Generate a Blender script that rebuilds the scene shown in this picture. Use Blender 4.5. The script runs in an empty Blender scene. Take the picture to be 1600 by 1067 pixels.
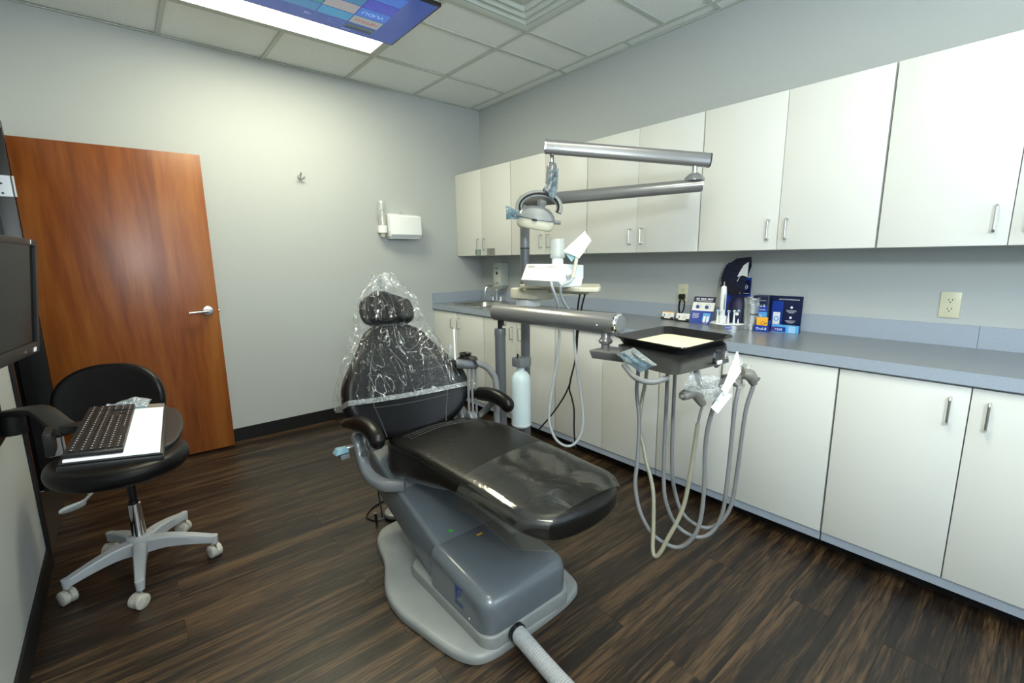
import bpy, bmesh, math, random
from mathutils import Vector, Matrix, noise
random.seed(7)
S = bpy.context.scene
COL = S.collection
PI = math.pi

# ------------------------------------------------------------------ camera
cam_data = bpy.data.cameras.new('camera')
cam_data.sensor_width = 36.0
cam_data.lens = 16.338
cam_data.clip_start = 0.05
cam = bpy.data.objects.new('camera', cam_data)
COL.objects.link(cam)
F = Vector((0.63245598, 0.75414149, -0.1768334))
R = Vector((0.76476303, -0.64419824, -0.01208857))
U = Vector((0.12303225, 0.12759016, 0.98416656))
cam.matrix_world = Matrix.Translation((-2.84987, -3.85089, 1.32515)) @ Matrix((R, U, -F)).transposed().to_4x4()
S.camera = cam

# ------------------------------------------------------------------ light and exposure
world = bpy.data.worlds.new('world')
S.world = world
world.use_nodes = True
world.node_tree.nodes['Background'].inputs['Color'].default_value = (0.62, 0.76, 1.0, 1)
world.node_tree.nodes['Background'].inputs['Strength'].default_value = 0.4
S.view_settings.view_transform = 'Standard'
S.view_settings.look = 'None'
S.view_settings.exposure = -0.12
S.view_settings.gamma = 1.0
S.view_settings.use_curve_mapping = False
S.cycles.max_bounces = 8
S.cycles.transparent_max_bounces = 24
S.cycles.sample_clamp_indirect = 6.0


def area(name, loc, target, sx, sy, power, color):
    d = bpy.data.lights.new(name, 'AREA')
    d.shape = 'RECTANGLE'
    d.size, d.size_y, d.energy, d.color = sx, sy, power, color
    o = bpy.data.objects.new(name, d)
    COL.objects.link(o)
    o.location = loc
    o.rotation_euler = (Vector(target) - Vector(loc)).to_track_quat('-Z', 'Y').to_euler()
    return o


TROFFER = 9.0
fl_ = bpy.data.lights.new('camera_flash', 'POINT')      # diffuser dome of the photographer's flash
fl_.energy, fl_.shadow_soft_size, fl_.color = 112, 0.11, (0.87, 0.955, 1.0)
flo = bpy.data.objects.new('camera_flash', fl_)
COL.objects.link(flo)
flo.location = (-2.82, -4.50, 1.98)
area('ceiling_panel_light', (-1.885, -0.857, 2.70), (-1.885, -0.857, 0), 1.1, 0.5, 25, (1.0, 0.94, 0.58))
area('rear_ceiling_panel_light', (-1.885, -3.35, 2.69), (-1.885, -3.35, 0), 1.1, 0.5, 18, (1.0, 0.93, 0.62))
area('window_daylight', (-1.3, -4.95, 1.65), (-1.3, -1.0, 1.3), 1.3, 1.1, 24, (0.66, 0.82, 1.0))


# ------------------------------------------------------------------ materials
def new_mat(name):
    m = bpy.data.materials.new(name)
    m.use_nodes = True
    return m, m.node_tree, m.node_tree.nodes, m.node_tree.links, m.node_tree.nodes['Principled BSDF']


def mat(name, col, rough=0.5, metal=0.0, spec=0.5, bump=0.0, bscale=80, var=0.0, vscale=6, coat=0.0, emit=None, es=0, trans=0):
    m, t, N, L, b = new_mat(name)
    b.inputs['Base Color'].default_value = (*col, 1)
    b.inputs['Roughness'].default_value = rough
    b.inputs['Metallic'].default_value = metal
    b.inputs['Specular IOR Level'].default_value = spec
    b.inputs['Coat Weight'].default_value = coat
    b.inputs['Transmission Weight'].default_value = trans
    if emit:
        b.inputs['Emission Color'].default_value = (*emit, 1)
        b.inputs['Emission Strength'].default_value = es
    tc = N.new('ShaderNodeTexCoord')
    if var:
        n = N.new('ShaderNodeTexNoise')
        n.inputs['Scale'].default_value = vscale
        n.inputs['Detail'].default_value = 5
        L.new(tc.outputs['Object'], n.inputs['Vector'])
        r = N.new('ShaderNodeValToRGB')
        r.color_ramp.elements[0].position = 0.3
        r.color_ramp.elements[1].position = 0.7
        r.color_ramp.elements[0].color = (*[c * (1 - var) for c in col], 1)
        r.color_ramp.elements[1].color = (*[min(1, c * (1 + var)) for c in col], 1)
        L.new(n.outputs['Fac'], r.inputs['Fac'])
        L.new(r.outputs['Color'], b.inputs['Base Color'])
    if bump:
        n = N.new('ShaderNodeTexNoise')
        n.inputs['Scale'].default_value = bscale
        n.inputs['Detail'].default_value = 3
        L.new(tc.outputs['Object'], n.inputs['Vector'])
        bp = N.new('ShaderNodeBump')
        bp.inputs['Strength'].default_value = bump
        bp.inputs['Distance'].default_value = 0.004
        L.new(n.outputs['Fac'], bp.inputs['Height'])
        L.new(bp.outputs['Normal'], b.inputs['Normal'])
    return m


def wood_mat(name, cols, axis, stretch, rough, rnd=True, scale=1.0, bump=0.1, lo=0.38, hi=0.66, fine=0.4, s1=3.0, s2=30.0):
    """grain stretched along one axis, shifted per object"""
    m, t, N, L, b = new_mat(name)
    tc = N.new('ShaderNodeTexCoord')
    mp = N.new('ShaderNodeMapping')
    s = [1.0, 1.0, 1.0]
    s[axis] = stretch
    mp.inputs['Scale'].default_value = [v * scale for v in s]
    L.new(tc.outputs['Object'], mp.inputs['Vector'])
    if rnd:
        oi = N.new('ShaderNodeObjectInfo')
        ml = N.new('ShaderNodeMath')
        ml.operation = 'MULTIPLY'
        ml.inputs[1].default_value = 37.0
        L.new(oi.outputs['Random'], ml.inputs[0])
        cb = N.new('ShaderNodeCombineXYZ')
        for i in range(3):
            L.new(ml.outputs[0], cb.inputs[i])
        L.new(cb.outputs[0], mp.inputs['Location'])
    n1 = N.new('ShaderNodeTexNoise')
    n1.inputs['Scale'].default_value = s1
    n1.inputs['Detail'].default_value = 9
    n1.inputs['Roughness'].default_value = 0.62
    n1.inputs['Distortion'].default_value = 1.3
    L.new(mp.outputs[0], n1.inputs['Vector'])
    n2 = N.new('ShaderNodeTexNoise')
    n2.inputs['Scale'].default_value = s2
    n2.inputs['Detail'].default_value = 3
    n2.inputs['Distortion'].default_value = 0.6
    L.new(mp.outputs[0], n2.inputs['Vector'])
    ad = N.new('ShaderNodeMix')
    ad.data_type = 'FLOAT'
    ad.inputs[0].default_value = fine
    L.new(n1.outputs['Fac'], ad.inputs[2])
    L.new(n2.outputs['Fac'], ad.inputs[3])
    r = N.new('ShaderNodeValToRGB')
    e = r.color_ramp.elements
    e[0].position, e[0].color = lo, (*cols[0], 1)
    e[1].position, e[1].color = hi, (*cols[2], 1)
    k = e.new(0.5)
    k.color = (*cols[1], 1)
    L.new(ad.outputs[0], r.inputs['Fac'])
    L.new(r.outputs['Color'], b.inputs['Base Color'])
    b.inputs['Roughness'].default_value = rough
    bp = N.new('ShaderNodeBump')
    bp.inputs['Strength'].default_value = bump
    bp.inputs['Distance'].default_value = 0.001
    L.new(n2.outputs['Fac'], bp.inputs['Height'])
    L.new(bp.outputs['Normal'], b.inputs['Normal'])
    return m


def film_mat(name, tint, gloss, milky, rough=0.12, wr=40, bump=0.9, streak=0.0, milk_col=(0.85, 0.9, 0.9)):
    """thin clear plastic: see-through, glossy and bumped, with optional crease highlights painted in"""
    m, t, N, L, b = new_mat(name)
    out = N['Material Output']
    tr = N.new('ShaderNodeBsdfTransparent')
    tr.inputs['Color'].default_value = (*tint, 1)
    gl = N.new('ShaderNodeBsdfGlossy')
    gl.inputs['Roughness'].default_value = rough
    gl.inputs['Color'].default_value = (1, 1, 1, 1)
    df = N.new('ShaderNodeBsdfDiffuse')
    df.inputs['Color'].default_value = (*milk_col, 1)
    tc = N.new('ShaderNodeTexCoord')
    n = N.new('ShaderNodeTexNoise')
    n.inputs['Scale'].default_value = wr
    n.inputs['Detail'].default_value = 3
    n.inputs['Distortion'].default_value = 1.5
    L.new(tc.outputs['Object'], n.inputs['Vector'])
    bp = N.new('ShaderNodeBump')
    bp.inputs['Strength'].default_value = bump
    bp.inputs['Distance'].default_value = 0.012
    L.new(n.outputs['Fac'], bp.inputs['Height'])
    L.new(bp.outputs['Normal'], gl.inputs['Normal'])
    lw = N.new('ShaderNodeLayerWeight')
    lw.inputs['Blend'].default_value = 0.2
    L.new(bp.outputs['Normal'], lw.inputs['Normal'])
    mr = N.new('ShaderNodeMapRange')
    mr.inputs['To Min'].default_value = gloss
    mr.inputs['To Max'].default_value = min(1, gloss + 0.30)
    L.new(lw.outputs['Facing'], mr.inputs['Value'])
    fac = mr.outputs[0]
    milk = None
    if streak:  # pale glossy noise lines painted in as highlights on creases
        mp = N.new('ShaderNodeMapping')
        mp.inputs['Scale'].default_value = (1.0, 1.0, 0.40)
        L.new(tc.outputs['Object'], mp.inputs['Vector'])
        n2 = N.new('ShaderNodeTexNoise')
        n2.inputs['Scale'].default_value = wr * 0.36
        n2.inputs['Detail'].default_value = 2
        n2.inputs['Distortion'].default_value = 2.2
        L.new(mp.outputs[0], n2.inputs['Vector'])
        ab = N.new('ShaderNodeMath'); ab.operation = 'SUBTRACT'; ab.inputs[1].default_value = 0.5
        L.new(n2.outputs['Fac'], ab.inputs[0])
        a2 = N.new('ShaderNodeMath'); a2.operation = 'ABSOLUTE'
        L.new(ab.outputs[0], a2.inputs[0])
        m3 = N.new('ShaderNodeMapRange')
        m3.inputs['From Min'].default_value = 0.0
        m3.inputs['From Max'].default_value = 0.014
        m3.inputs['To Min'].default_value = streak
        m3.inputs['To Max'].default_value = 0.0
        L.new(a2.outputs[0], m3.inputs['Value'])
        ad = N.new('ShaderNodeMath'); ad.operation = 'ADD'; ad.use_clamp = True
        L.new(fac, ad.inputs[0]); L.new(m3.outputs[0], ad.inputs[1])
        fac = ad.outputs[0]
        mk = N.new('ShaderNodeMath'); mk.operation = 'MULTIPLY_ADD'
        mk.inputs[1].default_value = 0.55; mk.inputs[2].default_value = milky
        L.new(m3.outputs[0], mk.inputs[0])
        milk = mk.outputs[0]
    m1 = N.new('ShaderNodeMixShader')
    L.new(fac, m1.inputs[0])
    L.new(tr.outputs[0], m1.inputs[1])
    L.new(gl.outputs[0], m1.inputs[2])
    m2 = N.new('ShaderNodeMixShader')
    m2.inputs[0].default_value = milky
    if milk is not None: L.new(milk, m2.inputs[0])
    L.new(m1.outputs[0], m2.inputs[1])
    L.new(df.outputs[0], m2.inputs[2])
    L.new(m2.outputs[0], out.inputs['Surface'])
    return m


M = dict(
    wall=mat('wall_paint', (0.435, 0.460, 0.455), 0.7, bump=0.30, bscale=170),
    tile=mat('ceiling_tile', (0.84, 0.87, 0.85), 0.95, bump=0.9, bscale=150, var=0.05, vscale=120),
    grid=mat('ceiling_grid_metal', (0.52, 0.56, 0.51), 0.6),
    vent=mat('vent_enamel', (0.60, 0.66, 0.62), 0.5),
    base=mat('black_vinyl_base', (0.008, 0.008, 0.009), 0.5, spec=0.3),
    subfloor=mat('floor_joint_dark', (0.012, 0.009, 0.007), 0.8),
    plank=wood_mat('dark_vinyl_plank', ((0.0075, 0.005, 0.0038), (0.023, 0.0135, 0.0072), (0.088, 0.052, 0.025)), 0, 0.048, 0.40, scale=2.4, lo=0.43, hi=0.61, fine=0.42, s1=4.5, s2=62.0),
    door=wood_mat('stained_maple_veneer', ((0.155, 0.036, 0.006), (0.235, 0.064, 0.011), (0.315, 0.110, 0.022)), 2, 0.10, 0.33, rnd=False, scale=1.3, bump=0.02, fine=0.2),
    jamb=mat('black_door_frame_paint', (0.008, 0.008, 0.010), 0.35),
    cab=mat('cabinet_laminate', (0.665, 0.675, 0.64), 0.42, spec=0.35),
    cabin=mat('cabinet_carcass', (0.30, 0.30, 0.27), 0.7),
    counter=mat('countertop_laminate', (0.20, 0.215, 0.225), 0.26, var=0.06, vscale=260),
    bsplash=mat('counter_edge_laminate', (0.31, 0.36, 0.43), 0.45, var=0.08, vscale=300),
    steel=mat('brushed_steel', (0.62, 0.62, 0.60), 0.28, 1.0),
    chrome=mat('chrome', (0.80, 0.80, 0.80), 0.08, 1.0),
    satin=mat('satin_nickel', (0.55, 0.54, 0.52), 0.3, 1.0),
    black=mat('black_upholstery', (0.004, 0.004, 0.0048), 0.36, bump=0.2, bscale=220, spec=0.28),
    leather=mat('black_leather', (0.0045, 0.0042, 0.0035), 0.34, bump=0.22, bscale=120, spec=0.34),
    piping=mat('black_seam_thread', (0.035, 0.034, 0.032), 0.5),
    bplastic=mat('black_plastic', (0.009, 0.009, 0.0095), 0.4, spec=0.32),
    bgloss=mat('glossy_black_plastic', (0.008, 0.008, 0.009), 0.16),
    grey=mat('grey_paint', (0.165, 0.175, 0.185), 0.24, coat=0.3),
    greyd=mat('dark_grey_paint', (0.105, 0.113, 0.125), 0.28, coat=0.2),
    bluegrey=mat('blue_grey_enamel', (0.118, 0.135, 0.150), 0.25, coat=0.4, var=0.03, vscale=3),
    plate=mat('worn_grey_plate', (0.235, 0.248, 0.240), 0.36, var=0.08, vscale=9),
    armmet=mat('grey_metallic_tube', (0.20, 0.20, 0.198), 0.28, 0.3, coat=0.4),
    bmetal=mat('black_pearl_metal', (0.085, 0.085, 0.082), 0.33, 0.9, coat=0.3),
    hose=mat('grey_silicone_hose', (0.20, 0.205, 0.205), 0.35),
    hoseb=mat('beige_silicone_hose', (0.30, 0.29, 0.21), 0.35),
    corr=mat('ribbed_conduit', (0.36, 0.37, 0.37), 0.35),
    taupe=mat('taupe_plastic', (0.20, 0.19, 0.165), 0.25, coat=0.3),
    white=mat('white_plastic', (0.80, 0.84, 0.85), 0.35),
    bottle=mat('white_bottle_plastic', (0.60, 0.71, 0.73), 0.35),
    cream=mat('cream_plastic', (0.60, 0.58, 0.46), 0.4),
    almond=mat('almond_plastic', (0.62, 0.61, 0.44), 0.35),
    stoolw=mat('grey_nylon', (0.34, 0.36, 0.38), 0.4, var=0.04, vscale=8),
    caster=mat('worn_caster', (0.40, 0.39, 0.34), 0.5, var=0.25, vscale=40),
    paper=mat('white_paper', (0.86, 0.88, 0.90), 0.6),
    tissue=mat('white_tissue', (0.82, 0.85, 0.85), 0.8, bump=0.4, bscale=60),
    yliner=mat('pale_yellow_tray_paper', (0.84, 0.80, 0.50), 0.8),
    bluef=film_mat('blue_barrier_film', (0.25, 0.52, 0.66), 0.16, 0.12, 0.15, 60),
    clear=film_mat('clear_plastic_bag', (0.985, 0.99, 0.99), 0.015, 0.008, 0.10, 24, streak=0.42),
    clear2=film_mat('clear_pouch_film', (0.95, 0.96, 0.96), 0.10, 0.06, 0.12, 60, streak=0.5),
    toe=film_mat('clear_toe_cover_film', (0.90, 0.89, 0.84), 0.05, 0.008, 0.10, 5, bump=0.22),
    trayh=film_mat('clear_hard_plastic', (0.90, 0.92, 0.94), 0.08, 0.06, 0.08, 4),
    clearcup=film_mat('clear_cup_tube', (0.93, 0.94, 0.94), 0.12, 0.10, 0.1, 6),
    frost=film_mat('frosted_bottle', (0.86, 0.90, 0.90), 0.08, 0.35, 0.3, 6),
    tvs=mat('tv_screen_blue', (0.005, 0.01, 0.03), 0.15, emit=(0.022, 0.055, 0.26), es=1.0),
    screen=mat('monitor_glass', (0.007, 0.005, 0.004), 0.12, spec=0.06),
    lightp=mat('lit_light_panel', (1, 1, 1), 0.5, emit=(1.0, 0.99, 0.90), es=TROFFER),
    navy=mat('navy_card', (0.004, 0.009, 0.050), 0.3),
    leafdark=mat('navy_leaflet_edge', (0.001, 0.002, 0.010), 0.4),
    royal=mat('royal_blue_card', (0.006, 0.040, 0.30), 0.3),
    sky=mat('light_blue_print', (0.10, 0.36, 0.72), 0.35),
    orange=mat('orange_card', (0.86, 0.42, 0.03), 0.45),
    cardw=mat('white_card', (0.78, 0.78, 0.74), 0.5),
    navyplush=mat('navy_fabric', (0.0025, 0.003, 0.035), 0.55),
    red=mat('red_print', (0.55, 0.02, 0.02), 0.5),
    skin=mat('pale_print', (0.75, 0.62, 0.55), 0.5),
    greenp=mat('green_label', (0.01, 0.09, 0.04), 0.5),
    greyp=mat('grey_label', (0.25, 0.25, 0.23), 0.5),
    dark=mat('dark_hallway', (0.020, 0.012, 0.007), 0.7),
    inkb=mat('black_ink', (0.01, 0.01, 0.01), 0.6),
    inkw=mat('white_print', (0.80, 0.82, 0.85), 0.5),
    inkn=mat('navy_print', (0.02, 0.05, 0.22), 0.5),
    glass=mat('window_glass', (1, 1, 1), 0.02, trans=1.0),
    paleblue=mat('pale_blue_wrap', (0.22, 0.40, 0.50), 0.35),
    dispw=mat('dispenser_plastic', (0.52, 0.56, 0.52), 0.4),
    dispg=mat('dispenser_lever_plastic', (0.34, 0.36, 0.35), 0.4),
    brass=mat('hinge_steel', (0.55, 0.58, 0.60), 0.35, 0.6),
    greenx=mat('green_bit', (0.05, 0.45, 0.05), 0.5),
)


def emat(name, c, s=1.0):
    return mat(name, (0.01, 0.01, 0.01), 0.3, emit=c, es=s)


# ------------------------------------------------------------------ object helpers
WLOC = {}


def wloc(o):
    return WLOC.get(o, Vector((0, 0, 0)))


def props(o, label=None, cat=None, group=None, kind=None):
    if label: o['label'] = label
    if cat: o['category'] = cat
    if group: o['group'] = group
    if kind: o['kind'] = kind
    return o


def thing(name, label, cat, loc=(0, 0, 0), group=None):
    o = bpy.data.objects.new(name, None)
    o.empty_display_size = 0.05
    COL.objects.link(o)
    o.location = loc
    WLOC[o] = Vector(loc)
    return props(o, label, cat, group)


def obj(name, bm, m, parent=None, label=None, cat=None, group=None, kind=None, smooth=30, origin=None):
    """verts are given in world space"""
    me = bpy.data.meshes.new(name)
    if parent is not None and origin is None:
        origin = wloc(parent)
    if origin is None:
        vs = [v.co for v in bm.verts]
        lo = [min(v[i] for v in vs) for i in range(3)]
        hi = [max(v[i] for v in vs) for i in range(3)]
        origin = Vector(((lo[0] + hi[0]) / 2, (lo[1] + hi[1]) / 2, lo[2]))
    origin = Vector(origin)
    bmesh.ops.translate(bm, verts=bm.verts, vec=-origin)
    bmesh.ops.recalc_face_normals(bm, faces=bm.faces)
    bm.to_mesh(me)
    bm.free()
    ms = m if isinstance(m, (list, tuple)) else [m]
    for x in ms:
        me.materials.append(x)
    if smooth:
        for p in me.polygons:
            p.use_smooth = True
        me.set_sharp_from_angle(angle=math.radians(smooth))
    o = bpy.data.objects.new(name, me)
    COL.objects.link(o)
    if parent is not None:
        o.parent = parent
        o.location = origin - wloc(parent)
    else:
        o.location = origin
    WLOC[o] = origin
    return props(o, label, cat, group, kind)


def V(*a):
    return Vector(a[0] if len(a) == 1 else a)


def bx(bm, lo, hi, bev=0.0, mi=0, M4=None, seg=2):
    """axis aligned box (optionally moved by a matrix)"""
    r = bmesh.ops.create_cube(bm, size=1.0)
    vs = r['verts']
    lo, hi = V(lo), V(hi)
    for v in vs:
        v.co = Vector([lo[i] + (v.co[i] + 0.5) * (hi[i] - lo[i]) for i in range(3)])
    fs = list({f for v in vs for f in v.link_faces})
    for f in fs: f.material_index = mi
    if bev:
        es = list({e for v in vs for e in v.link_edges})
        rr = bmesh.ops.bevel(bm, geom=es, offset=bev, segments=seg, profile=0.5, affect='EDGES', material=mi)
        vs = list({v for f in rr['faces'] for v in f.verts} | {v for v in vs if v.is_valid})
    if M4 is not None:
        for v in vs: v.co = M4 @ v.co
    return vs


def box(lo, hi, bev=0.0, M4=None, seg=2):
    bm = bmesh.new()
    bx(bm, lo, hi, bev, 0, M4, seg)
    return bm


def frame(o, xa, ya=None, za=None):
    """matrix from origin and axes"""
    o = V(o)
    if za is not None and ya is None:
        za = V(za).normalized(); xa = V(xa); xa = (xa - za * xa.dot(za)).normalized(); ya = za.cross(xa)
    else:
        xa = V(xa).normalized(); ya = V(ya); ya = (ya - xa * ya.dot(xa)).normalized(); za = xa.cross(ya)
    m = Matrix((xa, ya, za)).transposed().to_4x4()
    m.translation = o
    return m


def smooth_path(pts, n=6, closed=False):
    pts = [V(p) for p in pts]
    out = []
    N_ = len(pts)
    rng = range(N_) if closed else range(N_ - 1)
    for i in rng:
        if closed:
            p0, p1, p2, p3 = pts[(i - 1) % N_], pts[i], pts[(i + 1) % N_], pts[(i + 2) % N_]
        else:
            p1, p2 = pts[i], pts[i + 1]
            p0 = pts[i - 1] if i else p1 * 2 - p2
            p3 = pts[i + 2] if i + 2 < N_ else p2 * 2 - p1
        for k in range(n):
            t = k / n
            out.append(0.5 * ((2 * p1) + (p2 - p0) * t + (2 * p0 - 5 * p1 + 4 * p2 - p3) * t * t + (3 * p1 - p0 - 3 * p2 + p3) * t ** 3))
    if not closed: out.append(pts[-1])
    return out


def tube(bm, pts, r, seg=12, cap=True, mi=0, closed=False, flat=None):
    """sweep; r number or list; flat=(w,h,up) gives a rounded rectangular section"""
    pts = [V(p) for p in pts]
    n = len(pts)
    rs = r if isinstance(r, (list, tuple)) else [r] * n
    T = []
    for i in range(n):
        if closed: d = pts[(i + 1) % n] - pts[(i - 1) % n]
        else: d = pts[min(i + 1, n - 1)] - pts[max(i - 1, 0)]
        T.append(d.normalized() if d.length > 1e-9 else V(0, 0, 1))
    up = V(flat[2]) if flat else (V(0, 0, 1) if abs(T[0].z) < 0.9 else V(1, 0, 0))
    rings = []
    nx = None
    for i in range(n):
        t = T[i]
        if nx is None or flat:
            nx = up.cross(t)
            if nx.length < 1e-4: nx = V(1, 0, 0).cross(t)
            nx.normalize()
        else:
            nx = (nx - t * nx.dot(t)).normalized()
        ny = t.cross(nx)
        ring = []
        for k in range(seg):
            a = 2 * PI * k / seg
            c, s = math.cos(a), math.sin(a)
            if flat:
                e = flat[3] if len(flat) > 3 else 0.5
                x = math.copysign(abs(c) ** e, c) * flat[0] / 2 * rs[i]
                y = math.copysign(abs(s) ** e, s) * flat[1] / 2 * rs[i]
            else:
                x, y = c * rs[i], s * rs[i]
            ring.append(bm.verts.new(pts[i] + nx * x + ny * y))
        rings.append(ring)
    m = n if closed else n - 1
    for i in range(m):
        a, b = rings[i], rings[(i + 1) % n]
        for k in range(seg):
            f = bm.faces.new((a[k], a[(k + 1) % seg], b[(k + 1) % seg], b[k]))
            f.material_index = mi
    if cap and not closed:
        for rg in (rings[0], rings[-1]):
            f = bm.faces.new(rg); f.material_index = mi
    return rings


def tb(pts, r, seg=12, **k):
    bm = bmesh.new()
    tube(bm, pts, r, seg, **k)
    return bm


def lathe(bm, prof, M4, seg=28, mi=0, closed_ends=True):
    """prof [(r,h)...] around z of M4"""
    rings = []
    for r, h in prof:
        rings.append([bm.verts.new(M4 @ V(r * math.cos(2 * PI * k / seg), r * math.sin(2 * PI * k / seg), h)) for k in range(seg)])
    for a, b in zip(rings, rings[1:]):
        for k in range(seg):
            f = bm.faces.new((a[k], a[(k + 1) % seg], b[(k + 1) % seg], b[k])); f.material_index = mi
    if closed_ends:
        for rg in (rings[0], rings[-1]):
            f = bm.faces.new(rg); f.material_index = mi


def lt(prof, o, axis=(0, 0, 1), seg=28, **k):
    bm = bmesh.new()
    ax = V(axis).normalized()
    x = V(1, 0, 0) if abs(ax.x) < 0.9 else V(0, 1, 0)
    lathe(bm, prof, frame(o, x, None, ax), seg, **k)
    return bm


def ring_path(pts):  # outline smoothing in 2D
    return [(p.x, p.y) for p in smooth_path([(x, y, 0) for x, y in pts], 6, True)]


def inset(poly, d):
    """move every point of a ccw polygon inwards by d"""
    n = len(poly)
    out = []
    for i in range(n):
        a, b, c = poly[i - 1], poly[i], poly[(i + 1) % n]
        tx, ty = c[0] - a[0], c[1] - a[1]
        l = math.hypot(tx, ty) or 1
        out.append((b[0] - ty / l * d, b[1] + tx / l * d))
    return out


def pillow(poly, ztop, zbot, r, T=None, dome=0.0, steps=5, rb=None):
    """cushion: poly ccw outline (x,y); ztop/zbot functions of (x,y); r rounding"""
    ar = sum(poly[i - 1][0] * poly[i][1] - poly[i][0] * poly[i - 1][1] for i in range(len(poly)))
    if ar < 0: poly = poly[::-1]
    bm = bmesh.new()
    cx = sum(p[0] for p in poly) / len(poly)
    cy = sum(p[1] for p in poly) / len(poly)
    T = T or (lambda x, y, z: V(x, y, z))
    rb = rb or r
    rings = []

    def add(pl, f):
        rings.append([bm.verts.new(T(x, y, f(x, y))) for x, y in pl])
    inb = inset(poly, rb)
    for s in (0.1, 0.5, 0.85):
        add([(cx + (x - cx) * s, cy + (y - cy) * s) for x, y in inb], zbot)
    for k in range(steps + 1):
        a = PI / 2 * k / steps
        add(inset(poly, rb * (1 - math.sin(a))), lambda x, y, a=a: zbot(x, y) + rb * (1 - math.cos(a)))
    for k in range(steps + 1):
        a = PI / 2 * k / steps
        add(inset(poly, r * (1 - math.cos(a))), lambda x, y, a=a: ztop(x, y) - r * (1 - math.sin(a)))
    inn = inset(poly, r)
    for s in (0.92, 0.8, 0.62, 0.42, 0.22, 0.06):
        add([(cx + (x - cx) * s, cy + (y - cy) * s) for x, y in inn], lambda x, y, s=s: ztop(x, y) + dome * (1 - s * s))
    n = len(poly)
    for a, b in zip(rings, rings[1:]):
        for k in range(n):
            bm.faces.new((a[k], a[(k + 1) % n], b[(k + 1) % n], b[k]))
    bm.faces.new(rings[0][::-1])
    bm.faces.new(rings[-1])
    return bm


def prism(bm, poly, z0, z1, T=None, mi=0, bev=0.0):
    T = T or (lambda x, y, z: V(x, y, z))
    a = [bm.verts.new((x, y, z0)) for x, y in poly]
    b = [bm.verts.new((x, y, z1)) for x, y in poly]
    n = len(poly)
    fs = [bm.faces.new((a[k], a[(k + 1) % n], b[(k + 1) % n], b[k])) for k in range(n)]
    fs += [bm.faces.new(a[::-1]), bm.faces.new(b)]
    for f in fs: f.material_index = mi
    vs = a + b
    if bev:
        es = list({e for f in fs[-2:] for e in f.edges})
        rr = bmesh.ops.bevel(bm, geom=es, offset=bev, segments=2, profile=0.5, affect='EDGES', material=mi)
        vs = list({v for f in rr['faces'] for v in f.verts} | {v for v in vs if v.is_valid})
    for v in vs: v.co = T(*v.co)


def pr_(poly, z0, z1, T=None, bev=0.0):
    bm = bmesh.new()
    prism(bm, poly, z0, z1, T, 0, bev)
    return bm


def TM(m):
    return lambda x, y, z: m @ V(x, y, z)


def hexa(bm, c8, mi=0, bev=0.0):
    """8 corners: bottom 4 ccw, top 4"""
    v = [bm.verts.new(V(c)) for c in c8]
    fs = [bm.faces.new([v[i] for i in f]) for f in ((3, 2, 1, 0), (4, 5, 6, 7), (0, 1, 5, 4), (1, 2, 6, 5), (2, 3, 7, 6), (3, 0, 4, 7))]
    for f in fs: f.material_index = mi
    if bev:
        es = list({e for f in fs for e in f.edges})
        bmesh.ops.bevel(bm, geom=es, offset=bev, segments=3, profile=0.5, affect='EDGES', material=mi)


def hx_(c8, bev=0.0):
    bm = bmesh.new()
    hexa(bm, c8, 0, bev)
    return bm


def rrect(x0, y0, x1, y1, r, n=5):
    out = []
    for cx, cy, a0 in ((x1 - r, y0 + r, -90), (x1 - r, y1 - r, 0), (x0 + r, y1 - r, 90), (x0 + r, y0 + r, 180)):
        for k in range(n + 1):
            a = math.radians(a0 + 90 * k / n)
            out.append((cx + r * math.cos(a), cy + r * math.sin(a)))
    return out


def text(name, s, size, M4, m, parent, align='CENTER', ext=0.0003, sx=1.0):
    """flat lettering in the xy plane of M4"""
    c = bpy.data.curves.new(name, 'FONT')
    c.body = s
    c.size = size
    c.align_x = align
    c.align_y = 'CENTER'
    c.extrude = ext
    c.resolution_u = 2
    o = bpy.data.objects.new(name + '_tmp', c)
    COL.objects.link(o)
    dg = bpy.context.evaluated_depsgraph_get()
    me = bpy.data.meshes.new_from_object(o.evaluated_get(dg))
    bpy.data.objects.remove(o)
    bpy.data.curves.remove(c)
    bm = bmesh.new()
    bm.from_mesh(me)
    bpy.data.meshes.remove(me)
    for v in bm.verts:
        v.co = M4 @ V(v.co.x * sx, v.co.y, v.co.z)
    return obj(name, bm, m, parent, smooth=0)


def card(bm, M4, x0, y0, x1, y1, h=0.0006, mi=0, z=0.0):
    bx(bm, (x0, y0, z), (x1, y1, z + h), 0, mi, M4)


# ------------------------------------------------------------------ room shell
H = 2.7155
WX = -3.235
YR = -4.9


def struct(name, bm, m, parent=None, **k):
    return obj(name, bm, m, parent, kind='structure', smooth=k.pop('smooth', 0), **k)


floor = struct('floor', box((WX, YR, -0.06), (0.0, 0.0, -0.004)), M['subfloor'], label='dark brown wood-look vinyl plank floor')
PW = 0.1575
row = 0
y1 = -2.97 + PW * 19
while y1 > 0: y1 -= PW
y = y1 + PW
k0 = round((y1 + 2.97) / PW)
rr = 0
while y > YR:
    ya, yb = max(y - PW, YR), min(y, 0.0)
    k = round((y + 2.97) / PW)
    xo = -0.985 if (k % 2 == 0) else -1.595
    xs = [0.0]
    x = xo
    while x < 0: x += 1.22
    x -= 1.22
    while x > WX:
        xs.append(x); x -= 1.22
    xs.append(WX)
    if yb - ya > 0.01:
        for xa, xb in zip(xs, xs[1:]):
            if xa - xb < 0.02: continue
            bm = box((xb + 0.0004, ya + 0.0004, -0.004), (xa - 0.0004, yb - 0.0004, 0.0))
            obj('floor_plank', bm, M['plank'], floor, smooth=0, origin=((xa + xb) / 2, (ya + yb) / 2, 0))
    y -= PW

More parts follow.
